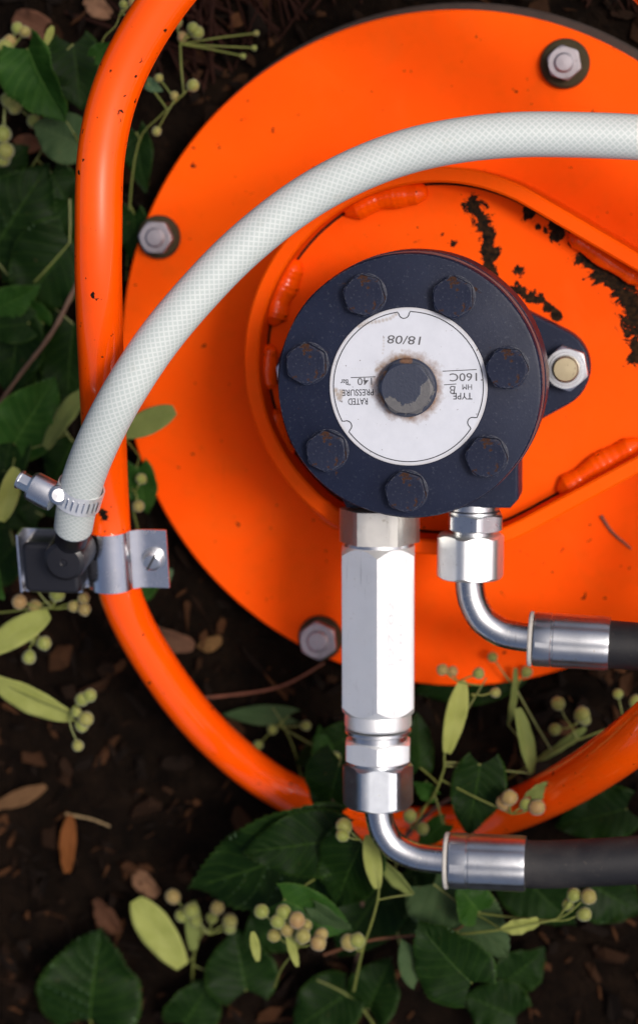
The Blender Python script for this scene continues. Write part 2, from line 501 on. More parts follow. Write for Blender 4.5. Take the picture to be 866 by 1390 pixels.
MB().prism([(p.x, p.y) for p in inn2], 80.6, 240).build('hub_plate', M_hub, hs)
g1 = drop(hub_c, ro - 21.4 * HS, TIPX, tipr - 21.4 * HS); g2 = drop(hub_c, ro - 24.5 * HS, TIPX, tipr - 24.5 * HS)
ring_wall(g1, g2, 240.3, 241.6, .3).build('dark_seam', plain('seam_dark', (.018, .010, .007), .9, .5, 200, .4, spec=.1), hs)  # thin dark brown strip along the joint of ring and hub plate
# weld beads in the corner of ring and hub plate
def weld(path, rad, seed):
    pts = spline(path, 16); rnd = random.Random(seed)
    rr = []
    for j, p in enumerate(pts):
        t = j / (len(pts) - 1)
        rr.append(rad * (min(1, 4 * t + .35) * min(1, 4 * (1 - t) + .35)) * (1 + .07 * math.sin(j * .35 + seed) + .02 * math.sin(j * 1.9) + rnd.uniform(-.02, .02)))
    mb = MB().tube(pts, rr, 14, mod=lambda th, j: 1 + .05 * math.sin(2 * th + j * .22 + seed))
    mb.build('weld_bead', M_weld, hs, sharp=180)
zb = 248
weld([P(402, 352, zb), P(388, 382, zb), P(376, 412, zb), P(368, 440, zb)], 21, 1)
weld([P(364, 468, zb), P(363, 500, zb), P(366, 528, zb)], 16, 2)
weld([P(370, 556, zb), P(378, 590, zb), P(392, 622, zb)], 17, 3)
weld([P(468, 288, zb), P(505, 272, zb), P(545, 263, zb), P(580, 261, zb)], 19, 4)
weld([P(758, 668, zb), P(790, 648, zb), P(830, 622, zb), P(872, 600, zb)], 18, 5)
weld([P(772, 318, zb), P(800, 338, zb), P(838, 362, zb), P(872, 384, zb)], 13, 6)
weld([P(410, 665, zb), P(440, 695, zb), P(470, 715, zb)], 13, 7)
# plate bolts with thick rubber washers
M_rub = plain('olive_rubber', (.040, .030, .014), .8, .4, 140, .3, spec=.2)
M_bolt = steel('dull_bolt_steel', (.40, .37, .39), .5, .5)
for (x, y, wr, hr, rot) in ((766, 86, 33, 23.5, .2), (215, 322, 29, 23, .45), (434, 867, 30, 26, .1), (1012, 640, 30, 23, .3)):
    c = P(x, y, 92); s_ = S(c)
    b = MB().lathe([(wr * s_, 0), (wr * s_ * 1.03, 4), (wr * s_ * .99, 11), (wr * s_ * .9, 13.5), (9, 13.5)], up((c.x, c.y, 80.5)), 40)
    wob = b.build('washer', M_rub, hs)
    h = MB()
    h.hexa(hr * s_ * .9, 0, 20, up((c.x, c.y, 94.2)), rot=rot)
    h.lathe([(hr * s_ * .58, 19.5), (hr * s_ * .56, 23), (hr * s_ * .46, 25), (0, 25.4)], up((c.x, c.y, 94.2)), 24)
    h.build('bolt', M_bolt, hs)

# ================================================================ HYDRAULIC MOTOR
bolt_px = [(496, 400), (616, 403), (689, 499), (661, 619), (552, 666), (445, 611), (418, 493)]
bolt_w = [P(x, y, ZC) for x, y in bolt_px]
M_navy = navy_paint('navy_cover_paint', [(p, 42) for p in bolt_w] + [(Vector((0, 0, ZC)), 120)], 1.0, .045)
M_navyb = navy_paint('navy_body_paint', rustiness=.02)
M_nbolt = navy_paint('navy_bolt_paint', rustiness=.17)
M_gask = plain('red_gasket', (.11, .022, .018), .6, .3, 200, .2)
mo = thing('hydraulic_motor', 'dark navy round hydraulic motor with seven bolts and white data disc', 'motor', (0, 0, 100))
wob = lambda a, r, z: 1 + .0022 * math.sin(5 * a + 1) + .0016 * math.sin(11 * a + z)
MB().lathe([(178, ZC - 36), (180, ZC - 33), (180.5, ZC - 5), (178.5, ZC - 1.2), (175, ZC), (0, ZC)], up((0, 0, 0)), 128, mod=wob).build('end_cover', M_navy, mo)
MB().lathe([(179, ZC - 44.5), (182, ZC - 44), (182, ZC - 37), (178, ZC - 36.2)], up((0, 0, 0)), 96, mod=wob).build('gasket', M_gask, mo)
MB().lathe([(176, ZC - 130), (181, ZC - 127), (183, ZC - 123), (183, ZC - 48), (180, ZC - 45)], up((0, 0, 0)), 128, mod=wob).build('gear_ring', M_navyb, mo)
# body block with ports
zb1 = ZC - 131
blk = [P(x, y, zb1) for x, y in ((459, 560), (459, 668), (470, 690), (692, 690), (703, 678), (703, 430), (690, 420), (470, 420), (459, 432))]
MB().prism([(p.x, p.y) for p in blk], 300, zb1, bev=4).build('body', M_navyb, mo)
# two-bolt mounting flange
fz = 282
fc = P(585, 503, fz); fe = P(744, 500, fz); d_ = (Vector((fe.x - fc.x, fe.y - fc.y)))
L = d_.length; ang = math.atan2(d_.y, d_.x); rb, rs = 140, 60
al = math.acos((rb - rs) / L)
poly = circle_pts((L, 0), rs, -al, al, 12) + circle_pts((0, 0), rb, al, math.pi - al, 16) + circle_pts((-L, 0), rs, math.pi - al, math.pi + al, 12) + circle_pts((0, 0), rb, math.pi + al, 2 * math.pi - al, 16)
cs, sn = math.cos(ang), math.sin(ang)
poly = [(fc.x + p.x * cs - p.y * sn, fc.y + p.x * sn + p.y * cs) for p in poly]
MB().prism(poly, 240.5, fz, bev=4).build('mounting_flange', M_navyb, mo)
MB().lathe([(128, fz), (128, 299.5), (120, 299.8)], up((fc.x, fc.y, 0)), 64).build('neck', M_navyb, mo)
M_zinc = steel('zinc_steel', (.70, .72, .74), .27, .3)
M_zincb = steel('bright_zinc', (.92, .93, .92), .36, .14, metal=.72)
M_pale = steel('pale_adapter_steel', (.62, .61, .57), .38, .3)
M_brass = steel('stud_yellow_zinc', (.42, .36, .24), .45, .5)
for sx, (nx_, ny_) in ((1, (768, 500)), (-1, None or (405, 508))):
    c = P(nx_, ny_, fz + 20)
    nb = MB().hexa(29, 0, 30, up((c.x, c.y, fz + .3)), rot=.2, soft=.02)
    nb.ring(24, 20, 30, 31.5, up((c.x, c.y, fz + .3)), 40, .4)
    no = nb.build('nut', M_zinc, mo)
    MB().lathe([(19, 30), (19, 38), (16.5, 40.5), (0, 40.7)], up((c.x, c.y, fz + .3)), 32).build('stud', M_brass, no)
# cover bolts
for q, (p, (px_, py_)) in enumerate(zip(bolt_w, bolt_px)):
    rt = [.3, .06, .5, .42, .25, .1, .02][q]
    b = MB().lathe([(29, 0), (29.5, 1.5), (26, 2.5)], up((p.x, p.y, ZC + .3)), 36)
    b.hexa(25.8, 2.5, 19, up((p.x, p.y, ZC + .3)), rot=rt, c0=False, soft=.05)
    b.build('bolt', M_nbolt, mo)

# data disc
ZL = ZC + .4
def disc_mat():
    M = Mat('data_disc_white', (.74, .75, .77), .42, spec=.4)
    geo = M.t.nodes.new('ShaderNodeNewGeometry').outputs['Position']
    dc = M.n('ShaderNodeVectorMath', _operation='DISTANCE', i0=geo, i1=(0, 0, ZC * K)).outputs['Value']
    n1 = M.noise(160, 6, .65); n2 = M.noise(500, 4, .6)
    edge = M.ramp(M.math('ADD', dc, M.math('MULTIPLY', n1, .0012)), 104.5 * K + .0003, 107 * K + .0012)
    ctr = M.ramp(M.math('ADD', dc, M.math('MULTIPLY', M.math('SUBTRACT', n1, .5), -.010)), 38.5 * K, 43.5 * K, (1, 1, 1, 1), (0, 0, 0, 1))
    pts = (track([(488, 443), (500, 438), (515, 436), (530, 432), (541, 424)], 4.5, ZC, 3) + track([(461, 488), (466, 496), (478, 500), (492, 501), (508, 499)], 3, ZC, 3)
           + track([(521, 458), (521, 470), (519, 484)], 3.5, ZC, 3) + track([(521, 494), (514, 500), (509, 504)], 5, ZC, 2) + track([(456, 530), (461, 540), (464, 532), (459, 545)], 6, ZC, 2)
           + track([(532, 489), (544, 483), (556, 486)], 6, ZC, 2) + [(P(519, 508, ZC), 7), (P(546, 476, ZC), 4)])
    st = M.near(pts, 1.0)
    stm = M.ramp(M.math('MULTIPLY', st, M.math('ADD', n1, .45)), .05, .5)
    spots = M.ramp(M.noise(420, 3, .5), .70, .73)
    # two thin stain lines where oil has dried
    sx = M.n('ShaderNodeSeparateXYZ', Vector=geo)
    col = M.mix(M.ramp(n1, .3, .75), (.56, .585, .64), (.51, .535, .59))
    col = M.mix(M.math('MULTIPLY', stm, .72), col, (.27, .20, .13))
    col = M.mix(M.math('MULTIPLY', spots, .8), col, (.10, .08, .08))
    col = M.mix(M.math('MULTIPLY', edge, .75), col, (.28, .22, .15))
    col = M.mix(ctr, col, M.mix(n2, (.05, .025, .012), (.30, .14, .05)))
    M.base(col); M.bump(n1, .08, .0003); return M.m
disc = MB().lathe([(107.6, 0), (107.6, 1.6), (106.9, 2.2), (0, 2.2)], up((0, 0, ZL)), 128).build('data_disc', disc_mat(), mo)
ZT = ZL + 2.35
M_ink = plain('black_ink', (.012, .013, .02), .5, .1, 100, 0)
M_stamp = plain('grey_stamp_ink', (.09, .09, .10), .6, .5, 900, 0)
# outline with three notches
def ribbon(pts, wd, z, name, mat, parent, closed=True, th=.35):
    n = len(pts); vs = []; fs = []
    for i in range(n):
        a = pts[i - 1] if (closed or i) else pts[i]; b = pts[(i + 1) % n] if (closed or i < n - 1) else pts[i]
        t = (b - a).normalized(); q = Vector((-t.y, t.x)) * wd / 2; p = pts[i]
        vs += [(p.x + q.x, p.y + q.y, z + th), (p.x - q.x, p.y - q.y, z + th), (p.x - q.x, p.y - q.y, z), (p.x + q.x, p.y + q.y, z)]
    for i in range(n if closed else n - 1):
        j = (i + 1) % n
        for e in range(4): fs.append([i * 4 + e, j * 4 + e, j * 4 + (e + 1) % 4, i * 4 + (e + 1) % 4])
    return MB().add(vs, fs).build(name, mat, parent)
path = []; notch = sorted([R(93.5), R(-28) + 2 * math.pi, R(-147) + 2 * math.pi]); r0 = 102.0; hw = 9.3 / r0
a = 0.0; steps = 260
i = 0
def on_notch(a): return next((c for c in notch if abs(a - c) < hw), None)
while i < steps:
    a = 2 * math.pi * i / steps
    c = on_notch(a)
    if c is None: path.append(Vector((r0 * math.cos(a), r0 * math.sin(a)))); i += 1; continue
    cc = Vector((math.cos(c), math.sin(c))) * r0; tg = Vector((-math.sin(c), math.cos(c))); rd = -cc.normalized()
    for k in range(15):
        th = math.pi * k / 14; x_ = -math.cos(th) * 7.2; y_ = math.sin(th) ** .8 * 9.0
        fl = 1.25 if k in (0, 14) else 1.0
        path.append(cc + tg * x_ * fl + rd * y_)
    while i < steps and on_notch(2 * math.pi * i / steps) is not None: i += 1
ribbon(path, 1.3, ZT - .1, 'outline', M_ink, disc)
def text(s_, px, py, h, width, mat, name='lettering', shear=0.0, rot=180.0):
    cu = bpy.data.curves.new(name, 'FONT'); cu.body = s_; cu.size = 1.0; cu.align_x = 'CENTER'; cu.align_y = 'CENTER'; cu.extrude = 0.0; cu.offset = .006 if len(s_) > 2 else 0.0; cu.shear = shear
    cu.resolution_u = 3
    t_ = bpy.data.objects.new(name, cu)
    me = bpy.data.meshes.new_from_object(t_); bpy.data.objects.remove(t_); bpy.data.curves.remove(cu)
    xs = [v.co.x for v in me.vertices]; ys = [v.co.y for v in me.vertices]
    cx, cy = (min(xs) + max(xs)) / 2, (min(ys) + max(ys)) / 2
    fx, fy = width / (max(xs) - min(xs)), h / (max(ys) - min(ys))
    p = P(px, py, ZT); q = Matrix.Rotation(R(rot), 4, 'Z')
    for v in me.vertices: v.co = (q @ Vector(((v.co.x - cx) * fx, (v.co.y - cy) * fy, 0))) * K
    me.name = name; me.materials.append(mat)
    o = bpy.data.objects.new(name, me); COL.objects.link(o); o.parent = disc
    o.location = Vector((p.x, p.y, ZT + .15)) * K - parent_loc(disc); return o
text('18/08', 548.4, 461.5, 11.5, 46, M_stamp, shear=.1, rot=178)
text('TYPE', 627.7, 537.7, 9, 26, M_ink, rot=181)
text('HM', 633.8, 525.3, 7.2, 13, M_ink, rot=181)
text('160C', 628.6, 512, 11, 37, M_stamp, rot=182)
text('B', 613.5, 529.3, 11, 7.5, M_stamp, rot=172)
text('RATED', 485.7, 545, 8.8, 27, M_ink, rot=182)
text('PRESSURE', 485.7, 532.8, 8.8, 43, M_ink, rot=182)
text('140', 495, 517.8, 10, 20, M_stamp, rot=182)
text('Bar', 467.3, 518.6, 7.4, 10.5, M_ink, rot=180)
text('"', 474.3, 521.9, 2.6, 3.0, M_ink, rot=180)
for (a, b) in (((600.3, 503.9), (646.5, 501.6)), ((602.3, 522.4), (619, 521.2)), ((476.2, 512.6), (509.4, 511.4))):
    pa, pb = P(*a, ZT), P(*b, ZT)
    ribbon([Vector((pa.x, pa.y)), Vector((pb.x, pb.y))], 1.0, ZT - .1, 'ruled_line', M_ink, disc, closed=False)
# centre bolt with worn paint
def centre_mat():
    M = Mat('worn_centre_bolt', (.02, .027, .05), .4)
    geo = M.t.nodes.new('ShaderNodeNewGeometry').outputs['Position']
    n1 = M.noise(260, 5, .6); n2 = M.noise(900, 4)
    col = M.mix(n2, (.014, .019, .038), (.028, .036, .062))
    pts = [(P(x, y, ZC + 24), 15) for x, y in ((531, 548), (541, 556), (553, 558), (566, 554), (575, 545), (580, 530))] + [(P(530, 506, ZC + 22), 8), (P(582, 517, ZC + 22), 9)]
    wr = M.ramp(M.math('ADD', M.near(pts, 1.0), M.math('MULTIPLY', n1, 1.3)), .92, 1.0)
    col = M.mix(wr, col, M.mix(n2, (.06, .062, .07), (.125, .12, .12)))
    rs_ = M.ramp(M.math('ADD', M.near([(P(526, 515, ZC + 10), 22), (P(520, 540, ZC + 10), 18), (P(552, 490, ZC + 10), 20)], 1.0), M.math('MULTIPLY', n1, .8)), .85, 1.0)
    col = M.mix(rs_, col, M.mix(n2, (.04, .02, .012), (.20, .09, .04)))
    M.base(col); M.roughness(M.mixf(wr, .4, .5)); M.bump(M.math('ADD', n2, M.math('MULTIPLY', wr, -1.5)), .3, .0003); return M.m
cb = MB().lathe([(39.5, 0), (40, 3), (40, 10), (38, 12.5), (34, 13)], up((0, 0, ZL + 2.3)), 64)
cb.hexa(33.2, 12.5, 25, up((0, 0, ZL + 2.3)), rot=.50, soft=.05)
cb.build('centre_bolt', centre_mat(), mo)

# ================================================================ HYDRAULIC LINES
def rubber_mat():
    M = Mat('black_hose_rubber', (.014, .014, .016), .6, spec=.35)
    uv = M.t.nodes.new('ShaderNodeUVMap').outputs[0]
    mp = M.n('ShaderNodeMapping', Vector=uv, Scale=(1.0, 1.0, 1.0)).outputs[0]
    wv = M.n('ShaderNodeTexWave', _wave_type='BANDS', _bands_direction='Y', Vector=mp, Scale=16.0, Distortion=1.0, Detail=2.0).outputs[0]
    a = M.noise(45, 6, .65); b = M.noise(500, 4)
    col = M.mix(M.ramp(a, .45, .8), (.010, .010, .012), (.035, .032, .030))
    col = M.mix(M.math('MULTIPLY', M.ramp(b, .62, .72), .4), col, (.07, .06, .05))
    M.base(col); M.roughness(M.mixf(a, .45, .75))
    M.bump(M.math('ADD', M.math('MULTIPLY', wv, .6), b), .25, .0003); return M.m
M_rubber = rubber_mat()
M_ferr = steel('crimped_ferrule', (.50, .52, .54), .30, .45)
M_collar = plain('white_collar', (.44, .42, .38), .6, .35, 220, .3)
M_elbow = steel('elbow_steel', (.58, .60, .62), .20, .3)
M_nutd = steel('nut_zinc', (.56, .60, .64), .30, .3)
def crimp(a, r, z): return 1 - .030 * abs(math.cos(4 * a)) ** 6
def ferrule(t, p0, p1, r):
    ax = p1 - p0; L = ax.length; fr = frame(p0, ax)
    MB().lathe([(r * .5, -1), (r * .97, -1), (r * 1.02, 1), (r * 1.01, 5), (r * .8, 6.2)], fr, 48, mod=lambda a, r_, z: 1 + .012 * math.sin(3 * a + 1)).build('collar', M_collar, t)
    pr = [(r * .8, 6.5), (r * .97, 7), (r * 1.0, 10), (r * 1.0, L * .27), (r * .975, L * .28), (r * .975, L * .30), (r * 1.0, L * .31), (r * .99, L * .6), (r * 1.0, L * .93), (r * .97, L - 1), (r * .86, L)]
    MB().lathe(pr, fr, 96, mod=lambda a, r_, z: crimp(a, r_, z) if z > 12 else 1).build('ferrule', M_ferr, t)
# pressure line with check valve
ZH = 362
def V(x, y, z=ZH): return P(x, y, z)
l1 = thing('hydraulic_hose', 'black hydraulic hose on long bright hexagonal valve, lower of the two hoses', 'hydraulic hose', V(513, 830), 'hydraulic hoses on the motor')
sc = S(V(513, 900))
AX = (V(513, 1050) - V(513, 700)).normalized()
RIGHT = AX.cross(Vector((0, 0, 1))).normalized() * -1
def along(x, y0): return frame(V(x, y0), AX)
def dl(y0, y1, x=513): return (V(x, y1) - V(x, y0)).length
ap = 48.6 * sc
f0 = along(515, 690)
MB().hexa(ap * .985, 0, dl(690, 735), f0, c0=False, c1=False, rot=R(26)).build('adapter', M_pale, l1)
f0 = along(513.5, 734)
MB().lathe([(ap * .9, 0), (ap * .99, 1), (ap * .99, 6), (ap * .93, 8), (ap * .93, 10)], f0, 64).build('seal_ring', M_zinc, l1)
f0 = along(513.5, 739)
vb = MB().hexa(ap, 0, dl(739, 966), f0, rot=R(-6), per=14, soft=.012, tan=1.5)
vbo = vb.build('valve_body', M_zincb, l1)
f0 = along(513, 958)
MB().lathe([(45 * sc, 0), (45.5 * sc, 3), (45.5 * sc, 28), (44 * sc, 31)], f0, 64).build('valve_collar', M_zincb, l1)
f0 = along(513, 989.5)
MB().lathe([(42 * sc, -1), (45 * sc, 0), (45 * sc, 4), (43 * sc, 6), (40 * sc, 7), (40 * sc, 16)], f0, 64).build('seal_ring', M_zinc, l1)
f0 = along(513, 1003)
MB().hexa(43.6 * sc, 0, dl(1003, 1031), f0, rot=R(-6)).build('lock_nut', M_zincb, l1)
f0 = along(513, 1029)
MB().lathe([(38 * sc, 0), (38 * sc, 10)], f0, 48).build('neck', M_zinc, l1)
f0 = along(513, 1035)
MB().hexa(43.6 * sc, 0, dl(1035, 1093), f0, rot=R(21), soft=.05, tan=.9).build('union_nut', M_nutd, l1)
el = spline([V(513, 1086), V(514, 1104), V(520, 1127), V(535, 1148), V(560, 1161), V(585, 1166), V(612, 1168)], 8)
MB().tube(el, 19.2 * sc, 28).build('elbow', M_elbow, l1)
ferrule(l1, V(604, 1168), V(714, 1172.5), 38 * S(V(650, 1170)))
hp = spline([V(700, 1172), V(740, 1173.5), V(800, 1171), V(866, 1167), V(960, 1158), V(1080, 1150, ZH + 20), V(1300, 1160, ZH + 10)], 8)
MB().tube(hp, 32.6 * sc, 32).build('hose', M_rubber, l1)
# stamped code on the valve's right flat
def stamp_text(s_, px, py, h, width, parent):
    cu = bpy.data.curves.new('stamp', 'FONT'); cu.body = s_; cu.size = 1; cu.align_x = 'CENTER'; cu.align_y = 'CENTER'; cu.resolution_u = 2
    t_ = bpy.data.objects.new('stamp', cu); me = bpy.data.meshes.new_from_object(t_); bpy.data.objects.remove(t_); bpy.data.curves.remove(cu)
    xs = [v.co.x for v in me.vertices]; ys = [v.co.y for v in me.vertices]
    cx, cy = (min(xs) + max(xs)) / 2, (min(ys) + max(ys)) / 2
    return me, (cx, cy, width / (max(xs) - min(xs)), h / (max(ys) - min(ys)))
fm = along(513.5, 739)
M_etch = plain('etched_grey', (.68, .69, .70), .5, .3, 900, 0, metal=.6)
# the flat that faces up and to the right: build a frame on it
xl = fm.to_3x3() @ Vector((1, 0, 0)); yl = fm.to_3x3() @ Vector((0, 1, 0)); ax3 = fm.to_3x3() @ Vector((0, 0, 1))
best = None
for q in range(6):
    a = math.pi / 3 * q + R(-6)
    nrm = xl * math.cos(a) + yl * math.sin(a)
    sc_ = nrm.z + .3 * nrm.x
    if best is None or sc_ > best[0]: best = (sc_, nrm)
FN = best[1]
for s_, off, lo, hi, hh in (('127 02', -8, .30, .68, 9), ('1 01', 8, .44, .66, 5)):
    me, (cx, cy, fx, fy) = stamp_text(s_, 0, 0, hh, 1, None)
    L = dl(739, 966); ln = (hi - lo) * L
    side = FN.cross(ax3)
    o0 = Vector(fm.translation) + ax3 * ((lo + hi) / 2 * L) + FN * (ap + .25)
    for v in me.vertices:
        u_, v_ = (v.co.x - cx) * fx * ln, (v.co.y - cy) * fy
        v.co = (-ax3 * u_ + (-side if side.x > 0 else side) * (v_ - off)) * K
    me.materials.append(M_etch); me.name = 'stamped_code'
    o = bpy.data.objects.new('stamped_code', me); COL.objects.link(o); o.parent = vbo; o.location = o0 * K - parent_loc(vbo)
# return line
ZH2 = 352
def V2(x, y, z=ZH2): return P(x, y, z)
l2 = thing('hydraulic_hose', 'short black hydraulic hose on right, elbow above the orange plate edge', 'hydraulic hose', V2(640, 755), 'hydraulic hoses on the motor')
sc2 = S(V2(640, 800))
A2 = (V2(638, 850) - V2(640, 680)).normalized()
def al2(x, y): return frame(V2(x, y), A2)
def dl2(a, b): return (V2(638, b) - V2(638, a)).length
MB().lathe([(34 * sc2, 0), (34 * sc2, 12), (36 * sc2, 14), (36 * sc2, 17), (33 * sc2, 19)], al2(643, 680), 48).build('fitting_collar', M_zinc, l2)
MB().hexa(35.5 * sc2, 0, dl2(697, 719), al2(645, 697), rot=R(-8), soft=.04).build('lock_nut', M_zinc, l2)
MB().lathe([(29 * sc2, 0), (29 * sc2, 12)], al2(642, 718), 40).build('neck', M_zinc, l2)
MB().hexa(42 * sc2, 0, dl2(724, 784), al2(638.5, 724), rot=R(9), soft=.06, tan=.9).build('union_nut', steel('worn_nut_zinc', (.80, .82, .82), .33, .35, metal=.88), l2)
el2 = spline([V2(637, 778), V2(637.5, 796), V2(642, 818), V2(655, 841), V2(678, 857), V2(700, 863), V2(726, 866)], 8)
MB().tube(el2, 20 * sc2, 28).build('elbow', M_elbow, l2)
ferrule(l2, V2(718, 867), V2(827, 874), 37 * S(V2(770, 870)))
MB().tube(spline([V2(815, 873.5), V2(845, 876), V2(900, 880), V2(1000, 880), V2(1300, 860)], 8), 32.4 * sc2, 32).build('hose', M_rubber, l2)

# ================================================================ GUARD FRAME (bent tube)
tube_px = [(134, 330, 592), (139, 200, 594), (170, 92, 600), (240, -20, 612), (330, -100, 622), (470, -150, 632), (640, -150, 622), (790, -95, 600), (895, -14, 580), (1010, 110, 560), (1110, 300, 540), (1140, 520, 520),
           (1100, 720, 500), (1010, 862, 480), (920, 952, 420), (838, 1020, 310), (760, 1070, 185), (690, 1102, 90), (615, 1120, 42), (530, 1120, 33), (445, 1098, 33), (380, 1070, 48), (320, 1027, 100), (260, 967, 165), (205, 890, 240), (169, 820, 300), (152, 750, 335), (146, 680, 355), (142, 600, 415), (138, 500, 510), (135, 420, 565)]
tube_r = [32] * 11 + [33, 35, 37, 38, 37.5, 35.5, 33.5, 32.5] + [32] * 12
tp = [P(x, y, z) for x, y, z in tube_px]
def tube_paint():
    pts = ([(P(161, 153, 620), 9), (P(165, 150, 618), 7)] + track([(153, 212), (152, 225), (150, 238)], 7, 624, 3) + track([(171, 560), (170, 580), (168, 600), (165, 622)], 14, 446, 3)
           + track([(150, 640), (146, 665), (141, 690), (140, 708)], 17, 383, 3) + track([(133, 800), (137, 815)], 8, 325, 2) + track([(177, 800), (180, 812)], 8, 338, 2))
    return orange_paint('orange_tube_paint', wear=pts, wear_r=1.0, speck=.70, rough=.34, coat=.9, coatr=.06)
gf = thing('guard_frame', 'bent orange tube guard rail looping around the housing', 'guard rail', (tp[0].x, tp[0].y, 0))
rs3 = [v.x for v in spline([(r, 0, 0) for r in tube_r], 10, closed=True)]
MB().tube(spline(tp, 10, closed=True), rs3, 36, closed=True).build('tube', tube_paint(), gf, sharp=180)

# ================================================================ WHITE BRAIDED HOSE
def braid_mat():
    M = Mat('braided_pvc', (.6, .63, .58), .42, spec=.35, coat=.10, coatr=.25)
    uv = M.t.nodes.new('ShaderNodeUVMap').outputs[0]
    sx = M.n('ShaderNodeSeparateXYZ', Vector=uv)
    u = M.math('MULTIPLY', sx.outputs[0], 20.0); v = M.math('MULTIPLY', sx.outputs[1], 11.0)
    def tri(x): return M.math('ABSOLUTE', M.math('SUBTRACT', M.math('FRACT', x), .5))
    a = tri(M.math('ADD', u, v)); b = tri(M.math('SUBTRACT', u, v))
    th = M.ramp(M.math('MINIMUM', a, b), .10, .20, (1, 1, 1, 1), (0, 0, 0, 1))
    big = M.noise(25, 4); fine = M.noise(200, 4)
    cell = M.mix(big, (.42, .48, .465), (.47, .53, .51))
    thread = M.mix(fine, (.56, .60, .585), (.62, .65, .635))
    col = M.mix(M.math('MULTIPLY', th, .85), cell, thread)
    dirt = M.ramp(M.noise(70, 6, .65), .60, .85)
    col = M.mix(M.math('MULTIPLY', dirt, .4), col, (.30, .27, .17))
    M.base(col); M.bump(M.math('ADD', M.math('MULTIPLY', th, .5), M.math('MULTIPLY', fine, .3)), .12, .0002)
    M.set('Subsurface Weight', .12); M.set('Subsurface Radius', (.002, .002, .0018))
    return M.m
hose_px = [(1200, 240, 470), (1080, 215, 500), (960, 195, 530), (866, 186.5, 545), (780, 183, 553), (700, 183, 560), (620, 191, 566), (545, 208, 570), (470, 238, 575), (400, 279, 580), (330, 335, 590), (270, 396, 598), (215, 462, 604), (170, 530, 605), (138, 590, 584), (117, 640, 552), (106, 680, 520), (100, 716, 486)]
wp = [P(x, y, z) for x, y, z in hose_px]
wh = thing('braided_hose', 'white braided water hose arching over the orange housing', 'hose', wp[-1])
rad = [29.5] * len(wp)
hpts = spline(wp, 10)
rr = [29.5 if j < len(hpts) - 18 else 29.5 - .12 * max(0, j - (len(hpts) - 18)) for j in range(len(hpts))]
MB().tube(hpts, rr, 40).build('hose', braid_mat(), wh, sharp=180)
# worm-drive clamp around its end
hc = P(108, 671, 527); hd = (wp[-1] - wp[-3]); hd.z *= .55; hd.normalize()
cl = thing('hose_clamp', 'bright worm drive hose clamp around end of white hose', 'hose clamp', hc)
fr = frame(hc, hd, ref=(0, 0, 1))
MB().ring(33.5, 31, -15, 15, fr, 64, .6).build('band', M_zincb, cl)
slots = MB()
xl = fr.to_3x3() @ Vector((1, 0, 0)); 
for q in range(9):
    a = R(20 + q * 13)
    loc = fr @ Matrix.Rotation(a, 4, 'Z')
    vs = [(33.4, -1.3, -8), (33.4, 1.3, -9), (33.4, 1.3, 8), (33.4, -1.3, 9), (35.0, -1.0, -7), (35.0, 1.0, -8), (35.0, 1.0, 7), (35.0, -1.0, 8)]
    slots.add(vs, [[0, 1, 2, 3], [4, 5, 6, 7], [0, 1, 5, 4], [1, 2, 6, 5], [2, 3, 7, 6], [3, 0, 4, 7]], loc)
slots.build('band_thread', M_zinc, cl)
side = (P(40, 665, 515) - hc); side.normalize()
up_ = Vector((0, 0, 1))
fw = frame(P(76, 676, 535), (P(30, 652, 530) - P(76, 676, 535)))
MB().lathe([(14, 0), (19, 2), (20, 6), (20, 36), (18, 40), (11, 41)], fw, 32, mod=lambda a, r, z: 1 + .10 * math.cos(2 * a)).build('screw_housing', M_zinc, cl)
hb = P(80, 672, 552)
MB().lathe([(0, -9), (9, -8), (13, -4), (14, 0), (13, 6), (9, 9), (0, 10)], frame(hb, Vector((.25, .1, 1))), 28).build('hump', M_zinc, cl)
h_ = MB().hexa(11.5, 40.5, 58, fw); h_.lathe([(14, 56), (14, 59), (11, 60)], fw, 24)
h_.build('screw', M_zinc, cl)

# ================================================================ PIPE CLIP WITH BLACK FITTING
ct = P(151, 755, 333); tdir = (tp[26] - tp[24]).normalized()
pc = thing('pipe_clip', 'shiny zinc bracket clipped around left orange tube with slotted screw', 'bracket', ct)
fr = frame(ct, Vector((0, -1, 0)) + Vector((0, 0, -.55)), ref=(0, 0, 1))
# strap: a bent strip, section in the plane across the tube, extruded along it
def strip(sec, w0, w1, M, th=3.2):
    mb = MB(); n = len(sec); vs = []; fs = []
    for i in range(n):
        a = Vector(sec[max(0, i - 1)]); b = Vector(sec[min(n - 1, i + 1)]); t = (b - a).normalized(); q = Vector((-t.y, t.x)) * th
        p = Vector(sec[i]); r = p + q
        vs += [(p.x, p.y, w0), (p.x, p.y, w1), (r.x, r.y, w1), (r.x, r.y, w0)]
    for i in range(n - 1):
        for e in range(4): fs.append([i * 4 + e, i * 4 + (e + 1) % 4, (i + 1) * 4 + (e + 1) % 4, (i + 1) * 4 + e])
    fs += [[0, 3, 2, 1], [4 * n - 4, 4 * n - 3, 4 * n - 2, 4 * n - 1]]
    return mb.add(vs, fs, M)
ux = Vector((1, 0, 0)); ax_ = Vector((0, -1, -.22))
axn = (ax_ - ux * ax_.dot(ux)).normalized()
uz = ux.cross(axn) ; uz = uz if uz.z > 0 else -uz
Mc = Matrix((ux, uz, -axn)).transposed().to_4x4(); Mc.translation = ct
if Mc.to_3x3().determinant() < 0:
    Mc = Matrix((ux, uz, axn)).transposed().to_4x4(); Mc.translation = ct
k3 = S(ct)
Rr = 33.5
sec = [(-128, 8), (-60, 8), (-44, 10)] + [(-Rr * math.cos(t), Rr * math.sin(t)) for t in [R(18 + 8 * i) for i in range(19)]] + [(38, 8), (44, 4), (58, 3), (88, 3)]
M_clip = steel('clip_zinc', (.86, .86, .87), .17, .22)
hw_ = 46
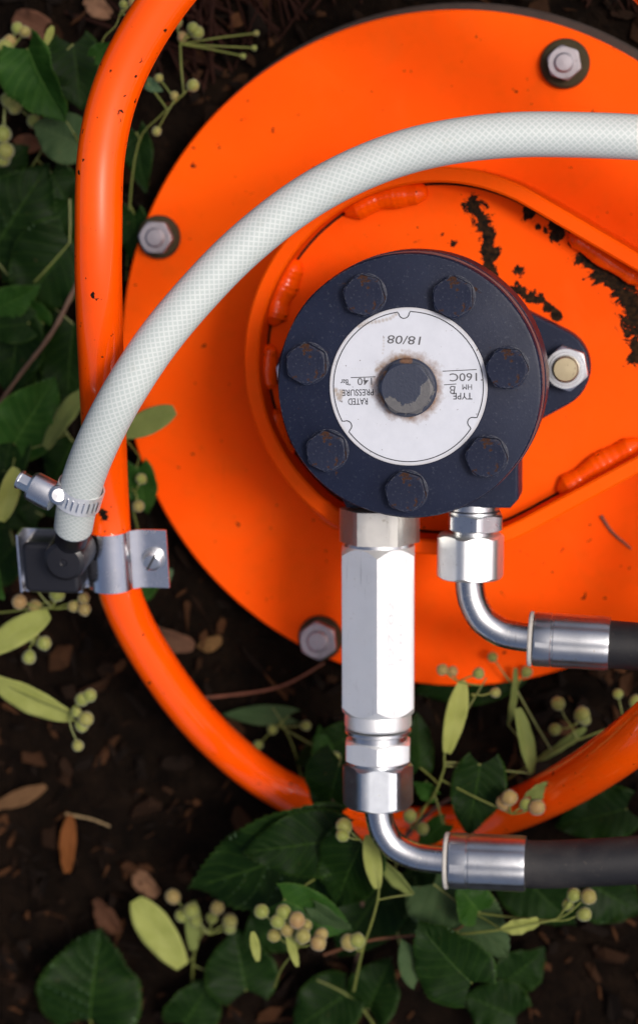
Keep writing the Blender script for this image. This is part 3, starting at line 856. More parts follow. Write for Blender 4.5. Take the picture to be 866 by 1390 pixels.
strip(sec, -hw_, hw_, Mc).build('strap', M_clip, pc, sharp=50)
sx_ = Mc @ Vector((66, 7, 0))
sf = frame(sx_, uz)
q = MB().lathe([(17, 0), (17, 3), (12, 3.2)], sf, 28)
q.lathe([(14.5, 3.2), (15, 6), (14, 11), (11, 13), (2.2, 13.5)], sf, 32)
so_ = q.build('screw', M_zinc, pc)
MB().add([(-14, -1.6, 13.4), (14, -1.6, 13.4), (14, 1.6, 13.4), (-14, 1.6, 13.4), (-14, -1.6, 14.2), (14, -1.6, 14.2), (14, 1.6, 14.2), (-14, 1.6, 14.2)], [[3, 2, 1, 0], [4, 5, 6, 7], [0, 1, 5, 4], [1, 2, 6, 5], [2, 3, 7, 6], [3, 0, 4, 7]], sf @ Matrix.Rotation(R(60), 4, 'Z')).build('slot', plain('slot_dark', (.02, .02, .02), .7, .1), so_)
# bracket tray rim under the black fitting
tray = MB()
def boxm(mb, x0, x1, y0, y1, z0, z1, M):
    vs = [(x0, y0, z0), (x1, y0, z0), (x1, y1, z0), (x0, y1, z0), (x0, y0, z1), (x1, y0, z1), (x1, y1, z1), (x0, y1, z1)]
    return mb.add(vs, [[3, 2, 1, 0], [4, 5, 6, 7], [0, 1, 5, 4], [1, 2, 6, 5], [2, 3, 7, 6], [3, 0, 4, 7]], M)
lo_, hi_ = (-hw_, hw_)
boxm(tray, -131.5, -128.2, 8, 40, -hw_, hw_, Mc)
sgn = 1 if (Mc @ Vector((0, 0, 1)) - Mc.translation).y < 0 else -1
boxm(tray, -128, -40, 8.2, 26, *(sorted((sgn * (hw_ + .2), sgn * (hw_ + 3.5)))), Mc)
tray.build('bracket_edge', M_clip, pc)
M_black = plain('black_plastic', (.010, .010, .013), .34, .3, 90, .1)
bf = thing('hose_tail', 'black plastic hose elbow held in the zinc bracket', 'hose fitting', P(82, 755, 360))
rb_ = []
for cxx, cyy, a0 in ((-46, 28, 0), (-108, 28, 90), (-108, -28, 180), (-46, -28, 270)):
    rb_ += [(cxx + 12 * math.cos(R(a0 + t)), cyy + 12 * math.sin(R(a0 + t))) for t in (0, 22, 45, 68, 90)]
Mb = Matrix((ux, axn if sgn < 0 else axn, uz)).transposed().to_4x4()
if Mb.to_3x3().determinant() < 0: Mb = Matrix((ux, -axn, uz)).transposed().to_4x4()
Mb.translation = ct
MB().prism(rb_, 11.5, 58, Mb, bev=7).build('block', M_black, bf)
bc = P(90, 759, 425)
lb = Mb.inverted() @ bc
Mbo = Mb @ Matrix.Translation((lb.x, lb.y, 0))
MB().lathe([(33, 40), (32, 88), (30, 97), (24, 101), (6, 102), (4, 100), (0, 100)], Mbo, 40).build('boss', M_black, bf)
MB().tube([P(93, 748, 380), P(96, 736, 405), P(99, 722, 470), P(102, 705, 495)], [24, 24, 23.5, 23.5], 28).build('hose_barb', M_black, bf)

# ================================================================ PLANTS
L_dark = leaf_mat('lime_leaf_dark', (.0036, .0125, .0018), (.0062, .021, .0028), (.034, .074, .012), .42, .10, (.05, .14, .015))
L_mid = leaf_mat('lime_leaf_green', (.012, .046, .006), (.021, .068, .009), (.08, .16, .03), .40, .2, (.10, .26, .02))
L_grey = leaf_mat('lime_leaf_greyish', (.035, .068, .026), (.05, .085, .034), (.08, .12, .05), .55, .2, (.10, .2, .05))
L_under = leaf_mat('lime_leaf_underside', (.07, .13, .065), (.10, .17, .085), (.17, .24, .13), .6, .2, (.10, .2, .05))
L_bract = leaf_mat('lime_bract', (.28, .315, .075), (.38, .41, .12), (.46, .48, .18), .5, .3, (.35, .42, .1), 5.0, .4)
L_bunder = leaf_mat('lime_bract_underside', (.33, .38, .15), (.40, .45, .19), (.45, .48, .2), .55, .3, (.35, .42, .1), 5.0, .4)
L_bdim = leaf_mat('lime_bract_dull', (.14, .18, .05), (.20, .24, .07), (.25, .28, .1), .5, .3, (.2, .26, .06), 5.0, .4)
M_stalk = plain('green_stalk', (.13, .15, .03), .5, .25, 200, .1)
M_wood = plain('brown_twig', (.10, .055, .032), .7, .4, 160, .4)
def fruit_mat():
    M = Mat('lime_fruit', (.22, .24, .06), .6, spec=.35)
    oi = M.t.nodes.new('ShaderNodeObjectInfo').outputs['Random']
    n_ = M.noise(180, 5, .6); n2 = M.noise(1500, 3)
    col = M.mix(M.ramp(oi, .5, 1.0), (.165, .19, .034), (.25, .15, .055))
    col = M.mix(M.ramp(n_, .45, .75), col, (.27, .25, .07))
    col = M.mix(M.math('MULTIPLY', M.ramp(M.noise(420, 3), .60, .70), .8), col, (.16, .06, .03))
    M.base(col); M.bump(n2, .5, .0006); M.set('Sheen Weight', .25); return M.m
M_fruit = fruit_mat()

def leaf_mesh(base, tip, width, roll, fold, curl, kind, seed, wav, teeth, nrm):
    rnd = random.Random(seed)
    L = (tip - base).length; y = (tip - base).normalized()
    z = Vector(nrm) - y * Vector(nrm).dot(y); z.normalize(); x = y.cross(z)
    q = Matrix.Rotation(roll, 3, y); x = q @ x; z = q @ z
    NT, NU = (44, 7) if kind == 'leaf' else (26, 4)
    ph = rnd.uniform(0, 6); asym = rnd.uniform(-.06, .06)
    vs = []; uvs = []
    for i in range(NT + 1):
        t = i / NT
        if kind == 'leaf':
            wd = (math.sin(math.pi * min(1, (t * .93 + .07)) ** .72) ** .80) * (1 - .10 * t) if t < .98 else .012
            wd = max(wd, .012) * (.985 if t < .9 else 1)
            if t > .84: wd = max(.012, wd * (.75 + .25 * (1 - (t - .84) / .16)) )
        else:
            wd = max(.03, (math.sin(math.pi * (t * .90 + .06)) ** .55)) * (.80 + .25 * t)
        for j in range(-NU, NU + 1):
            u = j / NU; a = abs(u)
            ww = wd
            if teeth and abs(j) == NU and 1 < i < NT - 1: ww = wd + (.030 if i % 2 else -.012) * (1 - .3 * t)
            px_ = u * ww * width / 2 * (1 + asym * (1 if u > 0 else -1))
            lobe = .16 * (a ** 1.4) * max(0, 1 - t * 2.2) if kind == 'leaf' else 0
            py_ = L * (t - lobe - (.02 if teeth and abs(j) == NU and i % 2 == 0 else 0))
            pz_ = fold * abs(px_) - curl * L * (t - .35) ** 2 * 1.4 + curl * L * .15
            pz_ += wav * width * .05 * math.sin(t * 9 + ph + u * 1.5) * a + wav * width * .025 * math.sin(t * 22 + ph) * a * a
            if kind == 'leaf': pz_ += -.018 * width * abs(math.sin((t - .3 * a) * math.pi * 7)) * (1 - .4 * a)
            vs.append(base + x * px_ + y * py_ + z * pz_); uvs.append(((u + 1) / 2, t))
    R_ = 2 * NU + 1; top = []
    for i in range(NT):
        for j in range(R_ - 1): top.append([i * R_ + j, i * R_ + j + 1, (i + 1) * R_ + j + 1, (i + 1) * R_ + j])
    nv = len(vs); low = [p - z * .9 for p in vs]
    bot = [[nv + k for k in f[::-1]] for f in top]
    rim = []
    edge = [i * R_ for i in range(NT + 1)]; edge2 = [i * R_ + R_ - 1 for i in range(NT + 1)]
    for i in range(NT):
        rim.append([edge[i], edge[i + 1], nv + edge[i + 1], nv + edge[i]])
        rim.append([edge2[i + 1], edge2[i], nv + edge2[i], nv + edge2[i + 1]])
    mb = MB()
    mb.add(vs + low, top + rim, None, 0, uvs + uvs)
    k = len(mb.f)
    for f in bot: mb.uv[len(mb.f)] = [(uvs + uvs)[i] for i in f]; mb.f.append(f); mb.mi.append(1)
    return mb

def fruit_mesh(v):
    mb = MB(); rnd = random.Random(v); n, m = 16, 10; vs = []; fs = []
    for i in range(m + 1):
        th = math.pi * i / m
        for j in range(n):
            a = 2 * math.pi * j / n
            r = 1 + .05 * math.cos(5 * a) * math.sin(th) + .03 * math.sin(3 * th + v) + rnd.uniform(-.012, .012)
            vs.append((r * math.sin(th) * math.cos(a), r * math.sin(th) * math.sin(a), r * math.cos(th) * 1.04))
    for i in range(m):
        for j in range(n): fs.append([i * n + j, i * n + (j + 1) % n, (i + 1) * n + (j + 1) % n, (i + 1) * n + j][::-1])
    mb.add(vs, fs); mb.lathe([(.12, .98), (.10, 1.14), (.0, 1.2)], None, 6)
    me = bpy.data.meshes.new('fruit'); me.from_pydata([p * K for p in mb.v], [], mb.f); me.materials.append(M_fruit)
    me.polygons.foreach_set('use_smooth', [True] * len(me.polygons)); return me
FRUITS = [fruit_mesh(v) for v in range(4)]
SEED = [100]
class Sprig:
    def __init__(s, label, root, stem, rad=3.2, mat=None, cat='plant shoot', name='lime_sprig'):
        """stem: list of (px, py, z); root: ground point it grows from"""
        pts = [P(*q) for q in stem]
        s.o = thing(name, label, cat, (pts[0].x, pts[0].y, pts[0].z), 'lime shoots growing around the machine')
        s.pts = spline(pts, 6)
        n = len(s.pts)
        MB().tube(s.pts, [rad * (1 - .55 * i / n) for i in range(n)], 8).build('stem', mat or M_stalk, s.o)
    def near(s, p): return min(s.pts, key=lambda q: (q - p).length)
    def leaf(s, b, t, w, mat=None, z=None, roll=0.0, fold=.12, curl=.10, kind='leaf', under=None, wav=1.0, petiole=True, label=None, nrm=(0, 0, 1)):
        SEED[0] += 1
        pb = P(*b); pt = P(*t); w_ = w * S(pb)
        mb = leaf_mesh(pb, pt, w_, roll, fold, curl, kind, SEED[0], wav, kind == 'leaf', nrm)
        o = mb.build('leaf' if kind == 'leaf' else 'bract', [mat or L_dark, under or (L_under if kind == 'leaf' else L_bunder)], s.o, sharp=180)
        if label: o['label'] = label
        if petiole:
            a = s.near(pb); mid = (a + pb) / 2 + Vector((0, 0, -3))
            r = 1.5 if kind == 'leaf' else 1.2
            st = (pb + (pt - pb) * .02) if kind == 'leaf' else (pb + (pt - pb) * .05)
            if (a - pb).length > 4: MB().tube(spline([a, mid, pb], 6), [r] * 13, 7).build('petiole', M_stalk, o)
        return o
    def bract(s, b, t, w, mat=None, **kw): return s.leaf(b, t, w, mat or L_bract, kind='bract', under=kw.pop('under', None), **kw)
    def fruits(s, hub, lst):
        """stalks meet at hub; lst of (px, py, z, r)"""
        h = P(*hub); a = s.near(h)
        mb = MB()
        if (a - h).length > 3: mb.tube(spline([a, (a + h) / 2 + Vector((0, 0, 5)), h], 5), 1.6, 6)
        for (x, y, z, r) in lst:
            c = P(x, y, z); rw = r * S(c); d = (c - h)
            e = c - d.normalized() * rw * .9 if d.length > rw else h
            if d.length > rw: mb.tube(spline([h, (h + e) / 2 + Vector((random.uniform(-2, 2), random.uniform(-2, 2), 4)), e], 4), 1.3, 6)
            o = bpy.data.objects.new('fruit', FRUITS[random.randrange(4)]); COL.objects.link(o); o.parent = s.o
            o.location = c * K - parent_loc(s.o); o.scale = (rw,) * 3
            q = (-d).to_track_quat('Z', 'Y') if d.length > 1 else Vector((0, 0, 1)).to_track_quat('Z', 'Y')
            o.rotation_mode = 'QUATERNION'; o.rotation_quaternion = q
        if mb.f: mb.build('fruit_stalk', M_stalk, s.o)

random.seed(11)
# --- bottom centre: big dark leaves below the tube
a = Sprig('lime shoot with large dark toothed leaves, below the orange tube at bottom', None, [(480, 1330, 0), (492, 1240, 40), (480, 1170, 180), (462, 1120, 190), (450, 1080, 170)], 4, M_wood)
a.leaf((452, 1140, 205), (252, 1212, 180), 150, L_dark, roll=-.12, fold=.10, curl=.12)
a.leaf((462, 1140, 230), (328, 1158, 238), 98, L_dark, roll=.10, fold=.12, curl=.05)
a.leaf((492, 1142, 260), (452, 1234, 240), 105, L_dark, roll=.30, fold=.22, curl=.22)
a.leaf((385, 1222, 275), (480, 1264, 260), 66, L_mid, roll=-.25, fold=.15, curl=.12)
a.leaf((428, 1234, 280), (478, 1268, 260), 34, L_grey, roll=.35, fold=.1, curl=.2, petiole=False)
a.leaf((462, 1032, 180), (440, 1116, 170), 84, L_dark, roll=.1)
a.leaf((440, 1050, 45), (434, 984, 40), 34, L_mid, roll=.4)
# --- bottom: fruit cluster
b = Sprig('lime fruit cluster of yellow green beads at bottom centre, before dark leaves', None, [(372, 1340, 170), (382, 1315, 260), (400, 1292, 300), (410, 1282, 306)], 2.2)
b.fruits((405, 1285, 305), [(355, 1237, 310, 10), (385, 1238, 315, 10.5), (377, 1251, 318, 10), (403, 1249, 324, 11.5), (411, 1271, 325, 11), (432, 1280, 320, 11), (390, 1262, 310, 10), (436, 1268, 310, 9), (372, 1270, 300, 9), (415, 1256, 300, 8.5)])
b.bract((350, 1305, 290), (343, 1266, 300), 14, roll=.3, petiole=False)
b.bract((404, 1312, 300), (391, 1270, 315), 13, roll=.3, petiole=False)
# --- single fruit with stalk and pale bract under the elbow
c = Sprig('lime stalk with folded pale bract, just under the lower steel elbow', None, [(480, 1345, 170), (492, 1290, 240), (508, 1240, 280), (514, 1205, 295), (505, 1170, 300), (488, 1138, 300)], 2.4)
c.bract((512, 1206, 296), (500, 1134, 305), 26, roll=.2, fold=.3)
c.bract((560, 1214, 260), (517, 1170, 275), 24, L_bdim, roll=-.3, fold=.3)
c.fruits((488, 1140, 300), [(467, 1121, 305, 11), (465, 1134, 315, 9)])
c.fruits((490, 1292, 260), [(474, 1279, 275, 12), (485, 1277, 280, 11)])
# --- lower left blurred bract with fruits
d = Sprig('lime sprig with wide pale bract and blurred fruit, bottom left of centre', None, [(262, 1350, 0), (262, 1310, 40), (268, 1280, 70), (280, 1262, 80)], 2.2)
d.bract((248, 1312, 70), (184, 1222, 85), 52, roll=.1, curl=.05, wav=.6)
d.bract((262, 1290, 70), (262, 1225, 75), 24, L_bdim, roll=.4)
d.fruits((285, 1268, 85), [(235, 1217, 70, 10), (260, 1236, 85, 10.5), (247, 1243, 70, 9), (295, 1232, 88, 9.5), (312, 1250, 88, 10), (312, 1260, 80, 8), (266, 1250, 80, 8), (288, 1246, 70, 8)])
d.leaf((335, 1345, 60), (318, 1262, 60), 105, L_dark, roll=.1)
# --- bottom left corner leaf
e = Sprig('single dark lime leaf rising at the bottom left corner', None, [(100, 1440, 0), (112, 1410, 40), (125, 1390, 60)], 2.5)
e.leaf((122, 1385, 60), (135, 1264, 80), 150, L_dark, roll=.05, curl=.2, fold=.08)
# --- bottom right: grey leaves
f = Sprig('lime shoot with dull grey green leaves on thin brown twig, bottom right', None, [(440, 1296, 150), (500, 1277, 180), (560, 1270, 190), (620, 1262, 200), (640, 1238, 210)], 2.6, plain('red_brown_twig', (.13, .05, .02), .6, .3))
f.leaf((588, 1200, 190), (690, 1300, 200), 122, L_grey, roll=.15, fold=.06, curl=.06)
f.leaf((640, 1335, 250), (565, 1255, 258), 112, L_dark, roll=-.1, fold=.1, curl=.15)
f.leaf((650, 1238, 220), (622, 1204, 240), 60, L_mid, roll=.5, fold=.2)
f.leaf((568, 1330, 240), (545, 1275, 240), 40, L_grey, roll=.3)
f.bract((680, 1262, 255), (731, 1252, 255), 26, L_bract, roll=.3, wav=1.6)
f.fruits((752, 1250, 255), [(778, 1215, 260, 10), (798, 1217, 265, 11), (792, 1241, 260, 10), (770, 1228, 250, 8)])
# stalk from bract base to fruits
f2 = MB().tube(spline([P(625, 1268, 230), P(680, 1262, 255), P(735, 1252, 257), P(755, 1248, 256)], 6), 1.8, 7).build('fruit_stalk', M_stalk, f.o)
# --- right of fitting
h = Sprig('lime shoot with drooping bracts and small fruits, between the two hoses', None, [(548, 1120, 20), (585, 1085, 150), (602, 1045, 180), (608, 1010, 190), (660, 920, 180)], 2.4)
h.bract((606, 1022, 190), (628, 926, 210), 31, L_bract, roll=.25, fold=.2, curl=.1)
h.bract((722, 1050, 150), (704, 962, 155), 24, L_bdim, roll=.5, fold=.2)
h.leaf((652, 1038, 180), (634, 1136, 170), 78, L_dark, roll=-.2, fold=.15, curl=.12)
h.leaf((570, 1042, 150), (566, 966, 150), 44, L_dark, roll=.6)
h.fruits((622, 925, 210), [(600, 909, 215, 8), (614, 911, 210, 7), (649, 914, 215, 8)])
h.fruits((640, 942, 200), [(672, 940, 190, 7)])
h.fruits((695, 1105, 210), [(683, 1090, 210, 10), (691, 1083, 220, 11), (713, 1092, 210, 9), (728, 1096, 220, 11)])
h.fruits((560, 1125, 160), [(556, 1108, 170, 9.5), (573, 1125, 165, 9)])
h2 = Sprig('lime twig with scattered tiny fruits, inside the lower right tube bend', None, [(650, 1085, 30), (700, 1050, 80), (760, 1015, 100), (835, 985, 110), (900, 960, 110)], 2.2)
h2.bract((730, 1032, 90), (795, 990, 95), 20, L_bdim, roll=.6)
h2.fruits((775, 985, 100), [(757, 955, 110, 9.5), (789, 970, 110, 11), (793, 977, 100, 8), (753, 990, 95, 8.5)])
h2.fruits((845, 975, 100), [(838, 942, 100, 7), (862, 952, 105, 9)])
h2.bract((690, 985, 100), (702, 908, 110), 14, L_bdim, roll=.8, petiole=True)
h2.fruits((700, 935, 100), [(714, 912, 100, 8), (668, 892, 110, 7)])
h3 = Sprig('dim dark lime leaf behind the tube, above the lower hose at right', None, [(890, 1130, 0), (860, 1115, 20), (840, 1105, 30)], 2.2)
h3.leaf((850, 1098, 35), (752, 1122, 30), 80, L_dark, roll=.1)
h3.leaf((690, 905, 15), (560, 940, 15), 80, L_dark, roll=.1, petiole=False)
# --- lower mid blurred leaf
i_ = Sprig('small blurred lime seedling inside the tube, left of the bright valve', None, [(410, 1060, 0), (400, 1020, 20), (385, 985, 30), (370, 960, 30)], 1.8)
i_.leaf((392, 972, 25), (300, 970, 25), 30, L_grey, roll=.2)
i_.fruits((378, 985, 35), [(370, 990, 30, 7), (415, 985, 45, 7), (350, 1012, 30, 7), (454, 1028, 40, 8)])
# --- left edge bracts + fruits
j = Sprig('lime bract pale and yellow green with round fruits, beside the zinc bracket', None, [(-60, 850, 150), (-20, 835, 190), (30, 828, 215), (62, 818, 225), (85, 815, 228)], 2.0)
j.bract((-25, 888, 225), (66, 834, 240), 40, L_bract, roll=-.15, fold=.12, curl=.06, wav=.7)
j.fruits((72, 826, 232), [(27, 817, 240, 10), (78, 806, 245, 11), (92, 790, 250, 8.5), (100, 823, 245, 8), (114, 812, 250, 8), (115, 827, 250, 9), (48, 823, 225, 9), (42, 786, 235, 6)])
j.fruits((45, 872, 225), [(40, 892, 235, 9.5), (60, 873, 235, 10), (48, 868, 215, 8)])
k_ = Sprig('lower pale lime bract with five fruits, over dark mulch at left edge', None, [(-80, 930, 150), (-40, 920, 200), (-5, 923, 225)], 1.8)
k_.bract((-20, 918, 225), (97, 976, 238), 40, L_bract, roll=.1, fold=.1, curl=.10, wav=.9)
k_.fruits((94, 968, 238), [(104, 967, 245, 7.5), (112, 949, 248, 9.5), (122, 944, 250, 9.5), (117, 976, 248, 10.5), (111, 985, 242, 9), (106, 1012, 245, 8)])
# --- left mid leaves
l_ = Sprig('lime shoot with dark and mid green leaves at left, below the brown twig', None, [(-40, 700, 60), (5, 625, 120), (55, 605, 150), (90, 590, 160)], 2.2)
l_.leaf((20, 602, 150), (75, 513, 165), 92, L_mid, roll=.2, fold=.15, curl=.1)
l_.leaf((6, 640, 140), (32, 530, 130), 70, L_dark, roll=-.1)
l_.bract((62, 608, 160), (112, 530, 175), 32, L_bdim, roll=-.4)
l_.bract((2, 708, 220), (22, 636, 240), 30, L_bract, roll=.3, fold=.3)
l_.leaf((-22, 770, 230), (4, 815, 240), 40, L_mid, roll=.2)
l_.leaf((60, 700, 60), (40, 640, 60), 60, L_dark, roll=.2)
m_ = Sprig('lime leaf, round and dark, with two fruits between tube and plate', None, [(205, 790, 0), (188, 720, 60), (178, 670, 90), (190, 620, 110)], 1.8)
m_.leaf((188, 634, 105), (200, 700, 95), 50, L_mid, roll=.1)
m_.fruits((184, 668, 110), [(192, 650, 120, 7.5), (188, 687, 115, 8)])
m_.bract((165, 590, 190), (236, 556, 200), 38, L_bdim, roll=-.2, wav=.5, fold=.05)
m_.leaf((222, 768, 40), (192, 796, 40), 46, L_under, roll=.3)
m_.leaf((206, 795, 50), (180, 818, 50), 26, L_mid, roll=.3)
# --- upper left leaves
n_ = Sprig('lime shoot with big dark leaves left of the orange tube', None, [(-60, 520, 0), (-10, 440, 50), (50, 380, 80), (95, 330, 80)], 2.4)
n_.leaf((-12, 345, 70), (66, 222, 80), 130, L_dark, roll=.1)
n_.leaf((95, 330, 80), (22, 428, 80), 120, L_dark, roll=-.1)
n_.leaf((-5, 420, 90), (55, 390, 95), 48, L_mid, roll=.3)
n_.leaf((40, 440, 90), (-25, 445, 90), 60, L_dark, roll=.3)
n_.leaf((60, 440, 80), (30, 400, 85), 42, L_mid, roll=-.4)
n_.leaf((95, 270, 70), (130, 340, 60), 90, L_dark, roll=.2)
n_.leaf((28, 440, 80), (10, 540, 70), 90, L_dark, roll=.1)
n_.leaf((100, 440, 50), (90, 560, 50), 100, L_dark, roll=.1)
o_ = Sprig('lime shoot with folded bright green leaf in the upper left', None, [(-50, 60, 0), (0, 84, 70), (30, 90, 110), (80, 150, 130), (100, 180, 130)], 2.0)
o_.leaf((38, 66, 150), (86, 166, 150), 96, L_mid, roll=.35, fold=.5, curl=.2)
o_.leaf((100, 60, 90), (112, 150, 90), 80, L_dark, roll=-.3, fold=.2)
o_.leaf((108, 195, 100), (45, 168, 110), 74, L_grey, roll=.2)
o_.bract((62, 62, 150), (72, 36, 160), 12, L_bract, roll=.5, petiole=False)
o_.fruits((12, 75, 90), [(24, 38, 100, 8), (34, 43, 100, 8), (8, 64, 100, 11), (14, 56, 95, 9)])
o_.fruits((8, 130, 80), [(12, 135, 90, 11), (20, 145, 90, 10), (4, 182, 90, 12), (8, 205, 90, 12), (46, 164, 80, 9), (4, 215, 80, 11)])
p_ = Sprig('lime stalk with tiny rounded leaf near the tube top', None, [(128, 160, 60), (134, 100, 160), (140, 55, 180), (160, 30, 190), (172, -20, 190)], 1.8)
p_.leaf((128, 78, 180), (150, 58, 185), 28, L_mid, roll=.2)
p_.fruits((165, 20, 190), [(168, 6, 195, 6), (180, 3, 195, 6), (176, 24, 190, 5)])
q_ = Sprig('lime shoot with fruits, right of the tube and beside the plate edge', None, [(172, 380, 0), (178, 260, 60), (190, 190, 90), (215, 160, 110), (250, 128, 120)], 1.8)
q_.leaf((185, 180, 80), (196, 262, 70), 46, L_dark, roll=.2)
q_.leaf((182, 290, 60), (186, 365, 40), 50, L_dark, roll=.2)
q_.leaf((200, 112, 100), (220, 124, 110), 18, L_under, roll=.2)
q_.fruits((238, 135, 120), [(262, 116, 130, 8.5), (237, 130, 120, 6), (213, 178, 110, 6.5), (216, 106, 110, 6)])
q_.fruits((245, 60, 80), [(262, 38, 90, 8), (268, 44, 85, 9), (240, 30, 80, 8), (248, 50, 80, 7), (345, 65, 40, 4), (330, 76, 40, 4), (348, 45, 40, 4)])

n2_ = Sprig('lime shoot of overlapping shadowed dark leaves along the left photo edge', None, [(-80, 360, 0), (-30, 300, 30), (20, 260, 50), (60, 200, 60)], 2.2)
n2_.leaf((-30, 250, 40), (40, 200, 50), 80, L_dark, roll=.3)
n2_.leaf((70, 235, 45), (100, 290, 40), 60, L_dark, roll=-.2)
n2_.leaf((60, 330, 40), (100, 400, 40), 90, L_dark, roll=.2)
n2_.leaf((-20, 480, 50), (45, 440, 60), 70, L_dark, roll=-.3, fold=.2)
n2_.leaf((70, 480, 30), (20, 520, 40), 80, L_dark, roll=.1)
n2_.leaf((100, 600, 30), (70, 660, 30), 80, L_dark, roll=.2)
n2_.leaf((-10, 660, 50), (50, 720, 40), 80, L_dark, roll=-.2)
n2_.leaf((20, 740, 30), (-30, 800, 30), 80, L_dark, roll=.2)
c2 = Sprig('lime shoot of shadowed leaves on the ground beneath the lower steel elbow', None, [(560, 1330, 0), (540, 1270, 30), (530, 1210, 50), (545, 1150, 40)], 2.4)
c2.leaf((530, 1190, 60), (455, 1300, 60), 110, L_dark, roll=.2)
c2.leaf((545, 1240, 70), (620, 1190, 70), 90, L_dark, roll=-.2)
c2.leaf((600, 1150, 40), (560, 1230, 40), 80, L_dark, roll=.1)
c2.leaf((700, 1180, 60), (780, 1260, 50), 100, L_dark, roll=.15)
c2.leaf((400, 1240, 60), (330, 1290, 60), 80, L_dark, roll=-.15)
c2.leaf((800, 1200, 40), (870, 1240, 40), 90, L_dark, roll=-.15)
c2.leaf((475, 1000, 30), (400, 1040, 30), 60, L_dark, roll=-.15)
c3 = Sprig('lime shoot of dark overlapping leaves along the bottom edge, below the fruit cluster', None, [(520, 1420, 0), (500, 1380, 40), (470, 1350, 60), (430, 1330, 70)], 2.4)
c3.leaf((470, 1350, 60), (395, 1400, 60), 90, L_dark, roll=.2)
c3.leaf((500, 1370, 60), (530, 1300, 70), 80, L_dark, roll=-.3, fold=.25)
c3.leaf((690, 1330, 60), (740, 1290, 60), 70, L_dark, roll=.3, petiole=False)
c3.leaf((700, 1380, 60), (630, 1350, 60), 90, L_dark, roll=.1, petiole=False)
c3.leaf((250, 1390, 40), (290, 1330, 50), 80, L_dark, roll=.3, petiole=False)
h4 = Sprig('lime stem with small green leaves, crossing the lower tube right of the elbow', None, [(620, 1205, 40), (612, 1160, 110), (600, 1115, 140), (590, 1080, 150), (578, 1060, 150)], 2.2)
h4.leaf((604, 1118, 140), (566, 1148, 140), 34, L_mid, roll=.3)
h4.leaf((590, 1080, 150), (560, 1062, 150), 30, L_mid, roll=-.3)
h4.leaf((720, 1082, 210), (752, 1060, 220), 26, L_bdim, roll=.4, petiole=False)
# twigs and dead leaves lying about
def twig(label, pts, r, mat, group='twigs lying on the ground'):
    p = spline([P(*q) for q in pts], 8); n = len(p)
    o = MB().tube(p, [r * (1 - .4 * i / n) * (1 + .12 * math.sin(i * 1.9)) for i in range(n)], 9).build('twig', mat)
    tag(o, label, 'twig', group)
twig('brown bare twig slanting across dark leaves left of the orange tube', [(118, 365, 70), (104, 388, 90), (72, 450, 110), (30, 506, 110), (-20, 575, 90)], 4.6, M_wood)
M_rtw = plain('reddish_twig', (.16, .05, .025), .7, .4)
twig('thin reddish stem on mulch left of the valve', [(240, 948, 8), (300, 945, 10), (380, 932, 10), (440, 900, 10)], 3, M_rtw)
twig('dark twig leaning beneath the steel elbow', [(548, 1140, 60), (565, 1118, 75), (600, 1090, 85), (640, 1068, 80)], 4.5, M_wood)
twig('short brown twig stub lying on the orange plate at right', [(815, 700, 83), (830, 722, 84), (848, 738, 85), (856, 745, 86)], 2.6, M_wood)
twig('pale straw stalk on mulch at lower left', [(90, 1105, 10), (125, 1112, 12), (150, 1122, 10)], 2.2, plain('straw', (.25, .17, .08), .7, .3))
def deadleaf(label, b, t, wd, col, roll=.1):
    SEED[0] += 1
    m_l = leaf_mat('dead_leaf', tuple(c * .8 for c in col), col, tuple(c * 1.3 for c in col), .7, .08, col)
    mb = leaf_mesh(P(*b), P(*t), wd, roll, .25, .25, 'bract', SEED[0], 2.0, False, (0, 0, 1))
    tag(mb.build('dead_leaf', [m_l, m_l], sharp=180), label, 'dead leaf', 'dead leaves on the mulch')
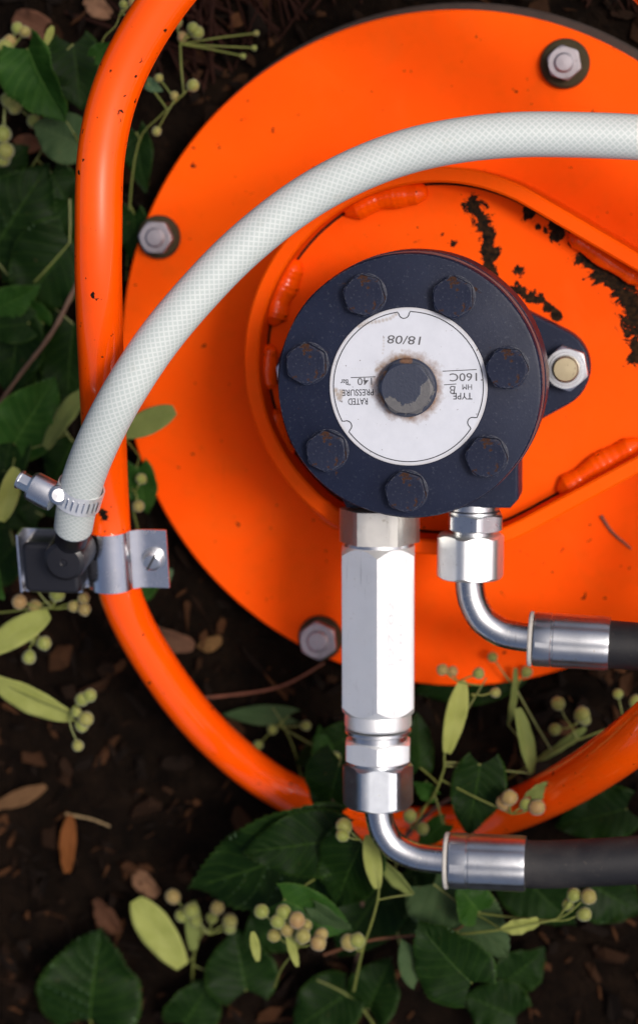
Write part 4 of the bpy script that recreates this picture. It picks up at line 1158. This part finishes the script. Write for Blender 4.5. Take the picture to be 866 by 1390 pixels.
deadleaf('orange brown dead leaf standing upright on mulch at lower left', (92, 1185, 14), (95, 1110, 26), 30, (.16, .055, .015))
deadleaf('tan dead leaf above the blurred wide bract', (215, 1215, 8), (182, 1185, 12), 36, (.17, .09, .05))
deadleaf('tan crumpled dead leaf at left edge below the bracts', (-10, 1095, 8), (60, 1070, 14), 30, (.14, .075, .035))
deadleaf('reddish dead leaf on mulch left of the wide bract', (130, 1220, 8), (160, 1270, 12), 40, (.09, .04, .022))
deadleaf('pinkish brown dead leaf beneath upper left fruits', (20, 20, 8), (70, 45, 12), 50, (.11, .05, .03))
deadleaf('brown curled leaf beside the upper left greyish leaf', (20, 195, 20), (55, 195, 30), 34, (.16, .07, .04))
deadleaf('tan curled leaf at the top beside the orange tube', (115, 0, 10), (150, 20, 14), 34, (.22, .12, .07))
deadleaf('brown dead leaf on mulch inside the lower left tube bend', (190, 850, 8), (262, 880, 14), 40, (.10, .05, .03))
deadleaf('ochre dead leaf on mulch below the left bracket', (270, 880, 8), (300, 868, 14), 26, (.15, .08, .03))

# dry reddish stems massed behind the housing at the top
random.seed(21)
st = MB()
for q in range(520):
    x = random.uniform(180, 1000); y = random.uniform(-160, 60)
    a0 = P(x, y, -4); le = random.uniform(120, 330); an = random.gauss(math.radians(100 + (600 - x) * .05), .45)
    dirv = Vector((math.cos(an), math.sin(an), 0)); lift = random.uniform(0, 45)
    pts = [a0 - dirv * le * .5, a0 - dirv * le * .15 + Vector((random.uniform(-8, 8), 0, lift)), a0 + dirv * le * .2 + Vector((random.uniform(-10, 10), 0, lift)), a0 + dirv * le * .5 + Vector((random.uniform(-15, 15), 0, random.uniform(0, 20)))]
    pts = [p for p in pts]
    if any(((p.x - PL.x) ** 2 + (p.y - PL.y) ** 2) < (PR * 1.07) ** 2 for p in pts): continue
    st.tube(spline(pts, 3), random.uniform(1.1, 2.6), 5)
sto = st.build('dry_stems', plain('dry_stem', (.024, .009, .006), .85, .6, 60, 0, spec=.1), origin=(0, 0, 0))
tag(sto, 'dark reddish dry stems matted on the ground behind the housing', 'dry stems', kind='stuff')
